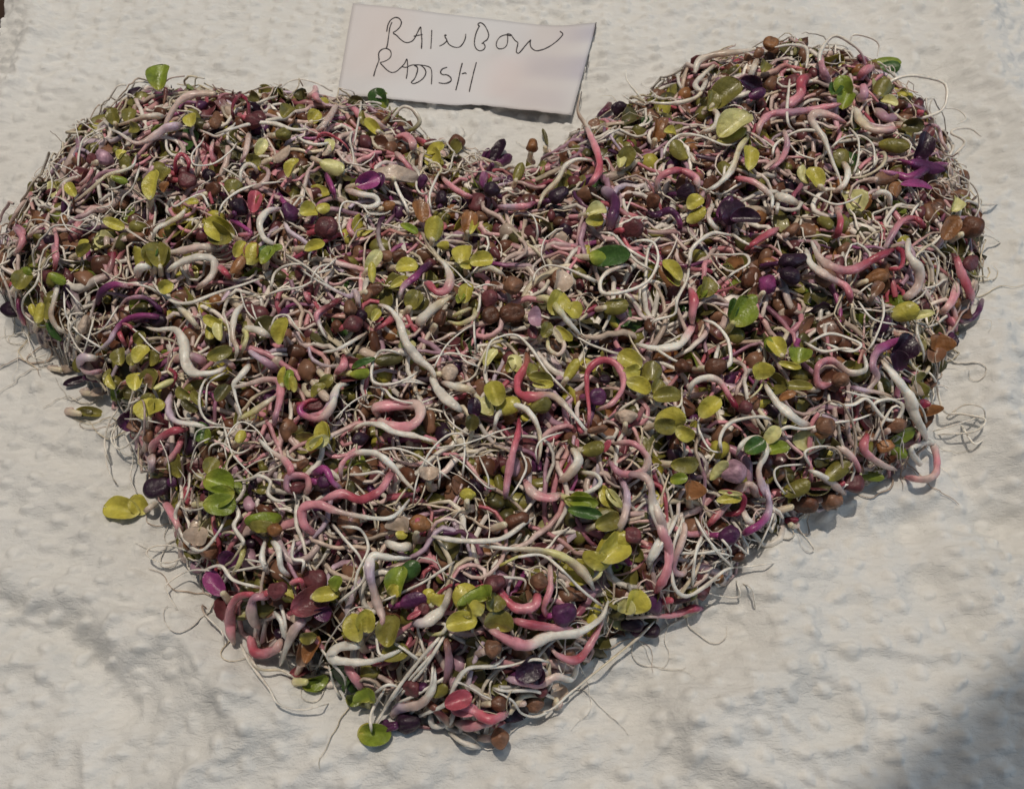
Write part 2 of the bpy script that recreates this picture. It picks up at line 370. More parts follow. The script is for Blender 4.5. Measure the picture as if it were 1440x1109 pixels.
a, b2 = flat(np.array([6., -1.]), np.array([0., 48.]))[:, :2]
sl = (b2-a)/(b2[1]-a[1])
ex = a[0]+sl[0]*(F.Y-a[1])+.04*fbm(F.Y*2, F.Y*0, 2)
ex = np.minimum(ex, a[0]+.0+0*ex) if False else ex
i, j = np.meshgrid(np.arange(F.ny-1), np.arange(F.nx-1), indexing='ij'); k = i*F.nx+j
Q = np.stack([k, k+1, k+F.nx+1, k+F.nx], -1)
keep = (F.X[:-1, :-1] > ex[:-1, :-1])
Xe = np.maximum(F.X, ex)
V = np.stack([Xe, F.Y, F.T], -1).reshape(-1, 3); Qk = Q[F.X[:-1, 1:] > ex[:-1, 1:]].reshape(-1, 4)
used = np.unique(Qk); remap = np.zeros(len(V), int); remap[used] = np.arange(len(used)); nT = len(used)
me = mesh('paper_towel', V[used], remap[Qk], mat=M_TOWEL)
qat = me.attributes.new('quilt', 'FLOAT', 'POINT'); qat.data.foreach_set('value', np.clip(dmask*.45, 0, 1).reshape(-1)[used].astype(np.float32))
towel = link('paper_towel', me)
tag(towel, 'white quilted paper towel with raised dots and soft creases under the sprouts', 'paper towel')

# the note: edges traced, surface rising off the towel along its lower edge
NT = [(496, 5), (550, 10), (604, 17), (690, 27), (774, 36), (839, 32)]
NB = [(474, 133), (552, 139), (620, 147), (677, 148), (724, 153), (804, 162)]
Fn = lambda x, y: F(x, y, NZ)
c3 = flat(np.array([839., 818., 474., 496.]), np.array([32., 160., 133., 5.]))[:, :2]
base, eu, ev = c3[2], c3[1]-c3[2], c3[3]-c3[2]
Mi = np.linalg.inv(np.stack([eu, ev], 1)); uv = np.einsum('ij,ajk->aik', Mi, np.stack([F.X-base[0], F.Y-base[1]], 0).transpose(1, 0, 2)) 
Un, Vn = uv[:, 0], uv[:, 1]
smooth_T = F.T.copy()
for _ in range(40):
    smooth_T[1:-1, 1:-1] = .2*(smooth_T[1:-1, 1:-1]+smooth_T[2:, 1:-1]+smooth_T[:-2, 1:-1]+smooth_T[1:-1, 2:]+smooth_T[1:-1, :-2])
lift = .02+.10*np.exp(-((Un-.80)/.20)**2)*np.clip(1-Vn, 0, 1.3)**2+.04*np.exp(-((Un-.45)/.12)**2)*np.clip(1-Vn, 0, 1.3)**2+.05*np.sin(Un*9)*(1-Vn)+.03*np.clip(Un, 0, 1)
NZ = smooth_T+lift; NZ += np.clip(1.35-np.hypot((Un-.5)*1.6, (Vn-.5)*1.6), 0, .35)/.35*.085
nu, nv = 60, 26
tc_, bc = catmull(NT, nu+1), catmull(NB, nu+1)
g = np.linspace(0, 1, nv+1)[:, None, None]
PX = bc[None]*(1-g)+tc_[None]*g                      # (nv+1, nu+1, 2) from lower to upper edge
PX[..., 1] += (1-g[..., 0])**6*(1.6*fbm(PX[..., 0]*.06, PX[..., 0]*0, 5)*2+.8*fbm(PX[..., 0]*.25, PX[..., 0]*0, 6)*2)
P3 = unproject(PX[..., 0], PX[..., 1], Fn)
ug = np.linspace(0, 1, nu+1)[None, :]*np.ones((nv+1, 1)); vg = g[..., 0]*np.ones((1, nu+1))
cn = np.ones((nv+1, nu+1, 1))*lin('D8D7D8')[None, None]
def stain(u0, u1, v0, v1, col, k, soft=.02):
    global cn
    f = 1/(1+np.exp(-(ug-u0)/soft))*1/(1+np.exp((ug-u1)/soft))*1/(1+np.exp(-(vg-v0)/soft))*1/(1+np.exp((vg-v1)/soft))
    cn = cn*(1-k*f[..., None])+lin(col)[None, None]*k*f[..., None]
stain(.86, 1.1, .80, .97, 'B6B4C2', .8); stain(.76, 1.1, .38, .64, 'B6B3C0', .8); stain(.75, .95, .05, .25, 'C0BCC6', .6)
stain(.72, .95, -.1, 1.1, 'D2C9C6', .6, .03); stain(.0, .25, .2, 1.1, 'D8C8C2', .5, .05); stain(.40, .52, -.1, .5, 'D0C8CC', .4, .04)
stain(.62, .74, .1, .6, 'DCC8C6', .5, .03)
Vt = P3.reshape(-1, 3); Vb = Vt-np.array([0, 0, .006]); n1 = nu+1
i, j = np.meshgrid(np.arange(nv), np.arange(nu), indexing='ij'); k = i*n1+j; NN = len(Vt)
q = np.stack([k, k+1, k+n1+1, k+n1], -1).reshape(-1, 4)
ed = [[x+1, x, x+NN, x+1+NN] for x in range(nu)]+[[nv*n1+x, nv*n1+x+1, nv*n1+x+1+NN, nv*n1+x+NN] for x in range(nu)]
ed += [[y*n1, (y+1)*n1, (y+1)*n1+NN, y*n1+NN] for y in range(nv)]+[[(y+1)*n1+nu, y*n1+nu, y*n1+nu+NN, (y+1)*n1+nu+NN] for y in range(nv)]
nb = P3[nv//2, nu//2].copy()
note = bpy.data.objects.new('paper_note', None); COL.objects.link(note); note.location = nb*S; note.empty_display_size = .01
tag(note, 'torn slip of pale paper with the handwritten words RAINBOW RADISH above the heart', 'paper note')
link('slip', mesh('slip', np.vstack([Vt, Vb])-nb, np.vstack([q, q[:, ::-1]+NN, ed]), np.vstack([cn.reshape(-1, 3)]*2), mat=M_NOTE), note)
# handwriting: pen strokes in pixels of a 3.6x enlargement that starts at (460, 0)
INK = {
 'first_word': ['300,247 306,225 312,180 318,140 328,115', '302,160 308,128 322,103 345,90 364,94 376,112 370,135 352,155 336,165 336,170 352,180 372,200 392,214 412,216 432,208 446,190 458,165 473,138 476,160 480,205 478,246',
   '440,184 460,180 482,176', '530,155 528,200 525,246', '603,180 596,178 598,190 606,205 592,222 570,234', '606,205 618,226 645,240 672,238 690,218 700,194 702,174',
   '768,132 764,122 778,116 796,128 812,156 818,180 810,202 792,216 800,236 792,252 772,258 754,246 746,220 750,186 758,160 766,143 772,132',
   '792,216 784,222', '928,182 900,178 872,192 858,216 858,236 870,248 892,246 908,232 914,208 914,180 912,172 930,176 940,190 952,206 966,218 962,240 958,262 968,271 984,256 1010,224 1030,203',
   '1030,203 1028,225 1036,245 1058,258 1092,252 1126,236 1160,212 1186,186 1193,172 1180,160'],
 'second_word': ['236,386 246,350 258,318 264,300', '262,298 262,270 276,252 300,247 320,258 324,280 314,298 290,312 270,318 282,334 304,356 326,368 348,364 370,346 392,322 403,300 408,330 406,370 401,398',
   '378,338 400,342 430,330 470,330 505,336 524,346 530,370 530,400 528,426', '440,330 458,345 454,372 442,400 426,418 440,424 468,412 490,392 500,366 490,344 470,330 452,330',
   '606,342 584,350 574,366 584,378 606,380 624,392 628,408 612,420 590,424 566,420', '684,322 674,360 664,410 652,456', '684,374 700,370 704,374', '755,318 744,360 732,410 720,464'],
 'edge_mark': ['1362,116 1356,150 1349,186', '1326,278 1318,325 1309,368', '1288,466 1281,515 1270,566']}
for w_, strokes in INK.items():
    if w_ != 'edge_mark':
        holder = None; VV, QQ, TT, o_ = [], [], [], 0
    for s_ in strokes:
        p = np.array([[float(c) for c in t.split(',')] for t in s_.split()]); p = p/3.6+[460, 0]
        p = np.minimum(p, [838.4, 200])
        p = catmull(p, max(8, int(np.hypot(*(p[1:]-p[:-1]).T).sum()/1.3)))
        P = unproject(p[:, 0], p[:, 1], Fn, .007)
        r = np.full(len(P), .0125 if w_ != 'edge_mark' else .010)*(1+.7*fbm(np.arange(len(P))*.3, np.zeros(len(P)), 3))
        v_, q_, c_, t_ = tube_one(P, r, np.zeros((len(P), 3)), 6, 1.0)
        if w_ == 'edge_mark': link('edge_mark', mesh('edge_mark', v_-nb, q_, None, t_, mat=M_INK), note); continue
        VV.append(v_-nb); QQ.append(q_+o_); TT.append(t_+o_); o_ += len(v_)
    if w_ != 'edge_mark': 
        h = link('handwritten_word', mesh('handwritten_word', np.vstack(VV), np.vstack(QQ), None, np.vstack(TT), mat=M_INK), note)
        h['label'] = 'handwritten word RAINBOW' if w_ == 'first_word' else 'handwritten word RADISH'

# ------------------------------------------------------------------ the heap that nobody could count, below and between the sprouts built singly
def heap_points(K, lo=.15, hi=9.0):
    out = []
    while sum(map(len, out)) < K:
        x = rng.uniform(HEART[:, 0].min(), HEART[:, 0].max(), 4000); y = rng.uniform(HEART[:, 1].min(), HEART[:, 1].max(), 4000)
        m = (INTO(x, y) > lo) & (INTO(x, y) < hi); out.append(np.stack([x[m], y[m]], 1))
    return np.vstack(out)[:K]
def walk(K, n, ds, wig, p0, depth, edge=.1, zw=.25, turn=1.0):
    """K curling strands that stay on the heap; returns (K,n,3)"""
    th = rng.uniform(0, 2*math.pi, K); kap = rng.normal(0, wig*turn, K); p = p0.copy(); out = []
    zf = rng.uniform(.5, 1.6, K); zp = rng.uniform(0, 6.28, K); zs = rng.uniform(.3, 1, K)*zw
    for s in range(n):
        g = .05; d = INTO(p[:, 0], p[:, 1])
        gx_ = INTO(p[:, 0]+g, p[:, 1])-INTO(p[:, 0]-g, p[:, 1]); gy_ = INTO(p[:, 0], p[:, 1]+g)-INTO(p[:, 0], p[:, 1]-g)
        z = HEAP(p[:, 0], p[:, 1])-depth+zs*np.sin(zf*s*ds*2.2+zp)
        z = np.maximum(z, TOWEL(p[:, 0], p[:, 1])+.04)
        out.append(np.stack([p[:, 0], p[:, 1], z], 1))
        kap += rng.normal(0, wig*.9, K)-kap*.22
        # steer back when leaving the heap
        want = np.arctan2(gy_, gx_); dth = (want-th+math.pi) % (2*math.pi)-math.pi
        th = th+kap*ds+np.where(d < edge, .55*dth, 0)
        slope = 1/np.sqrt(1+np.clip((gx_**2+gy_**2)/(4*g*g)*0.5, 0, 4))
        p = p+np.stack([np.cos(th), np.sin(th)], 1)*(ds*slope)[:, None]
    return np.stack(out, 1)
def grad(cols, n):
    """(K,m,3) key colours -> (K,n,3)"""
    m = cols.shape[1]; t = np.linspace(0, m-1, n); k = np.clip(t.astype(int), 0, m-2); f = (t-k)[None, :, None]; f = f*f*(3-2*f)
    return cols[:, k]*(1-f)+cols[:, k+1]*f
PA = np.array([PAL[k] for k in PAL]); PI = {k: i for i, k in enumerate(PAL)}
def pick(codes, w, K):
    w = np.array(w, float); return PA[[PI[c] for c in rng.choice(list(codes), K, p=w/w.sum())]]*rng.uniform(.78, 1.08, (K, 1))
BV, BQ, BT, BC, nb_ = [], [], [], [], 0
def put(V, Q, C, T=None):
    global nb_
    BV.append(V); BQ.append(np.asarray(Q)+nb_); BC.append(C)
    if T is not None: BT.append(np.asarray(T)+nb_)
    nb_ += len(V)
def frames(K, tiltmax=.8):
    """random frames whose third axis leans out of the heap"""
    a = rng.uniform(0, 2*math.pi, K); t = rng.uniform(0, tiltmax, K)*np.where(rng.random(K) < .25, 1.7, 1); b = rng.uniform(0, 2*math.pi, K)
    n = np.stack([np.sin(t)*np.cos(b), np.sin(t)*np.sin(b)-.25, np.cos(t)], 1); n /= np.linalg.norm(n, axis=1, keepdims=True)
    x = np.stack([np.cos(a), np.sin(a), 0*a], 1); x -= (x*n).sum(1, keepdims=True)*n; x /= np.linalg.norm(x, axis=1, keepdims=True)
    return np.stack([x, np.cross(n, x), n], 1)      # rows: local axes
def place_many(P, protos, frames_, scale, cols=None, colmul=None):
    """protos: list of (V,Q,C,T); chosen at random per point"""
    ch = rng.integers(0, len(protos), len(P))
    for i, pr in enumerate(protos):
        m = np.nonzero(ch == i)[0]
        if not len(m): continue
        V, Q, C, T = pr; n = len(V)
        W = np.einsum('vk,mkj->mvj', V, frames_[m])*scale[m][:, None, None]+P[m][:, None]
        CC = C[None]*colmul[m][:, None, :]
        off = (np.arange(len(m))*n)[:, None, None]
        put(W.reshape(-1, 3), (Q[None]+off).reshape(-1, 4), CC.reshape(-1, 3), (T[None]+off).reshape(-1, 3) if T is not None else None)

# dark packed inside, only seen through the gaps
st_ = 3
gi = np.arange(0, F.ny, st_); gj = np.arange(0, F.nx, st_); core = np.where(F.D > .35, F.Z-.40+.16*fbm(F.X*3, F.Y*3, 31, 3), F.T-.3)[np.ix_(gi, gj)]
cx, cy = F.X[np.ix_(gi, gj)], F.Y[np.ix_(gi, gj)]; dn = F.D[np.ix_(gi, gj)]
i, j = np.meshgrid(np.arange(len(gi)-1), np.arange(len(gj)-1), indexing='ij'); k = i*len(gj)+j
Qc = np.stack([k, k+1, k+len(gj)+1, k+len(gj)], -1)[dn[:-1, :-1] > .15]
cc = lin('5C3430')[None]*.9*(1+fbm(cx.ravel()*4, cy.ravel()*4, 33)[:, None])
u_, inv = np.unique(Qc, return_inverse=True)
put(np.stack([cx.ravel(), cy.ravel(), core.ravel()], 1)[u_], inv.reshape(-1, 4), cc[u_])

# seeds and folded seed leaves packed close
one = np.ones(3)
seedp = [seed_geo(1, [.84, .66, .9, .72, .6][s], [.7, .6, .62, .8, .5][s], one, s*1.37+.1, 8, 11) for s in range(5)]
leafp = []
for s in range(8):
    V, Q, C = leaf_geo(1, .92 if s % 2 else .62, .09, [.5, .9, -.4, 1.1, .2, .7, -.8, .4][s], [.2, -.4, .5, 0, .7, -.6, .3, .1][s], one, one*.75, one*.8, 6, 6, .14, [0, .5, -.4, .2, 0, -.6, .3, .8][s])
    leafp.append((V, Q, C, None))
K = 2500; p = heap_points(K); z = HEAP(p[:, 0], p[:, 1])-rng.uniform(.02, .38, K)
z = np.maximum(z, TOWEL(p[:, 0], p[:, 1])+.15)
place_many(np.c_[p, z], seedp, frames(K, 1.6), rng.uniform(.24, .38, K), colmul=pick('BbNOoATKYDV', [26, 20, 17, 18, 10, 6, 3, 3, 5, 5, 4], K))
K = 1100; p = heap_points(K); z = HEAP(p[:, 0], p[:, 1])-rng.uniform(.04, .36, K)
z = np.maximum(z, TOWEL(p[:, 0], p[:, 1])+.12)
place_many(np.c_[p, z], leafp, frames(K, 1.2), rng.uniform(.28, .48, K), colmul=pick('OoYyGgBbNVDAT', [26, 22, 10, 3, 6, 3, 16, 14, 10, 4, 5, 4, 3], K))
# stems, most with a pair of seed leaves or a seed coat at the head
def stems(K, n, ds, r0, r1, d0, d1, wig, heads=True, lo=.15):
    p = heap_points(K, lo); P = walk(K, n, ds, wig, p, rng.uniform(d0, d1, K), zw=.15)
    hd = pick('PpRrMLVWCKT', [22, 14, 12, 7, 11, 8, 8, 8, 3, 8, 2], K); md = pick('WCTpPKRL', [32, 10, 6, 24, 14, 6, 4, 4], K); ft = pick('WCTp', [56, 18, 10, 16], K)
    t = np.linspace(0, 1, n)[None]; ra = rng.uniform(r0, r1, (K, 1)); R = ra*(.62+.55*np.sin(t*2.2+.35))*(1-.72*t**1.6)*(1+.12*np.sin(t*9+rng.uniform(0, 6, (K, 1))))
    put(*tubes(P, R, grad(np.stack([hd, md, ft], 1), n), 6))
    if not heads: return
    T0 = P[:, 0]-P[:, 1]; T0 /= np.linalg.norm(T0, axis=1, keepdims=True)
    h = rng.random(K); N0 = np.stack([rng.normal(0, .35, K), rng.normal(-.3, .35, K), np.ones(K)], 1)
    lf = pick('OoYyGgBbNVD', [26, 20, 9, 6, 5, 3, 12, 12, 6, 4, 5], K)
    for sg in (-1, 1):
        m = np.nonzero(h < .40)[0]; n0 = N0[m]+rng.normal(0, .25, (len(m), 3)); x = T0[m]+sg*.62*np.cross(n0, T0[m]); x -= 0
        x /= np.linalg.norm(x, axis=1, keepdims=True); n0 -= (n0*x).sum(1, keepdims=True)*x; n0 /= np.linalg.norm(n0, axis=1, keepdims=True)
        sc_ = rng.uniform(.27, .42, len(m)); place_many(P[m, 0]+x*sc_[:, None]*.46, leafp, np.stack([x, np.cross(n0, x), n0], 1), sc_, colmul=lf[m])
    m = np.nonzero(h > .66)[0]; x = T0[m]; n0 = N0[m]; n0 -= (n0*x).sum(1, keepdims=True)*x; n0 /= np.linalg.norm(n0, axis=1, keepdims=True)
    sc_ = rng.uniform(.24, .34, len(m)); place_many(P[m, 0]+x*.08, seedp, np.stack([x, np.cross(n0, x), n0], 1), sc_, colmul=pick('BbNODT', [18, 18, 22, 8, 8, 4], len(m)))
stems(680, 14, .17, .044, .074, .08, .36, 1.5)
stems(380, 18, .16, .030, .050, .06, .34, 1.6)
stems(620, 22, .15, .030, .048, -.04, .12, 1.7, False)
# roots, finer and longer
K, n = 260, 26
p = heap_points(K); P = walk(K, n, .15, 1.5, p, rng.uniform(-.08, .20, K), zw=.13)
c0 = pick('WCTp', [50, 20, 12, 18], K); c1 = pick('WCT', [55, 30, 15], K); t = np.linspace(0, 1, n)[None]
put(*tubes(P, rng.uniform(.016, .032, (K, 1))*(1.15-.85*t), grad(np.stack([c0, c1], 1), n), 4))
K, n = 120, 16
p = heap_points(K); P = walk(K, n, .10, 2.6, p, rng.uniform(-.10, .18, K), zw=.10)
put(*tubes(P, rng.uniform(.009, .014, (K, 1))*np.linspace(1.2, .5, n)[None], grad(np.stack([pick('WC', [5, 3], K)]*2, 1), n), 3))
# loops that stand off the heap near its rim
K, n = 150, 20
p = heap_points(K, .02, .7); P = walk(K, n, .10, 2.2, p, rng.uniform(-.20, .0, K), .1, zw=.24)
put(*tubes(P, rng.uniform(.010, .022, (K, 1))*np.linspace(1.3, .5, n)[None], grad(np.stack([pick('WCTp', [5, 3, 2, 2], K)]*2, 1), n), 4))
# fine strands that spill over the rim
K, n = 210, 20
p = heap_points(K, -.02, .30); P = walk(K, n, .08, 2.6, p, rng.uniform(-.04, .08, K), -9, zw=.05)
put(*tubes(P, rng.uniform(.006, .014, (K, 1))*np.linspace(1.3, .35, n)[None], grad(np.stack([pick('WCT', [5, 3, 2], K)]*2, 1), n), 4))
me = mesh('sprout_mass', np.vstack(BV), np.vstack(BQ), np.vstack(BC), np.vstack(BT), mat=M_MASS)
mass = link('sprout_mass', me)
tag(mass, 'tangled mass of radish stems, roots, seeds and leaves that forms the heart', 'sprout mass', None, 'stuff')
print('MASS tris', len(me.polygons)*2)

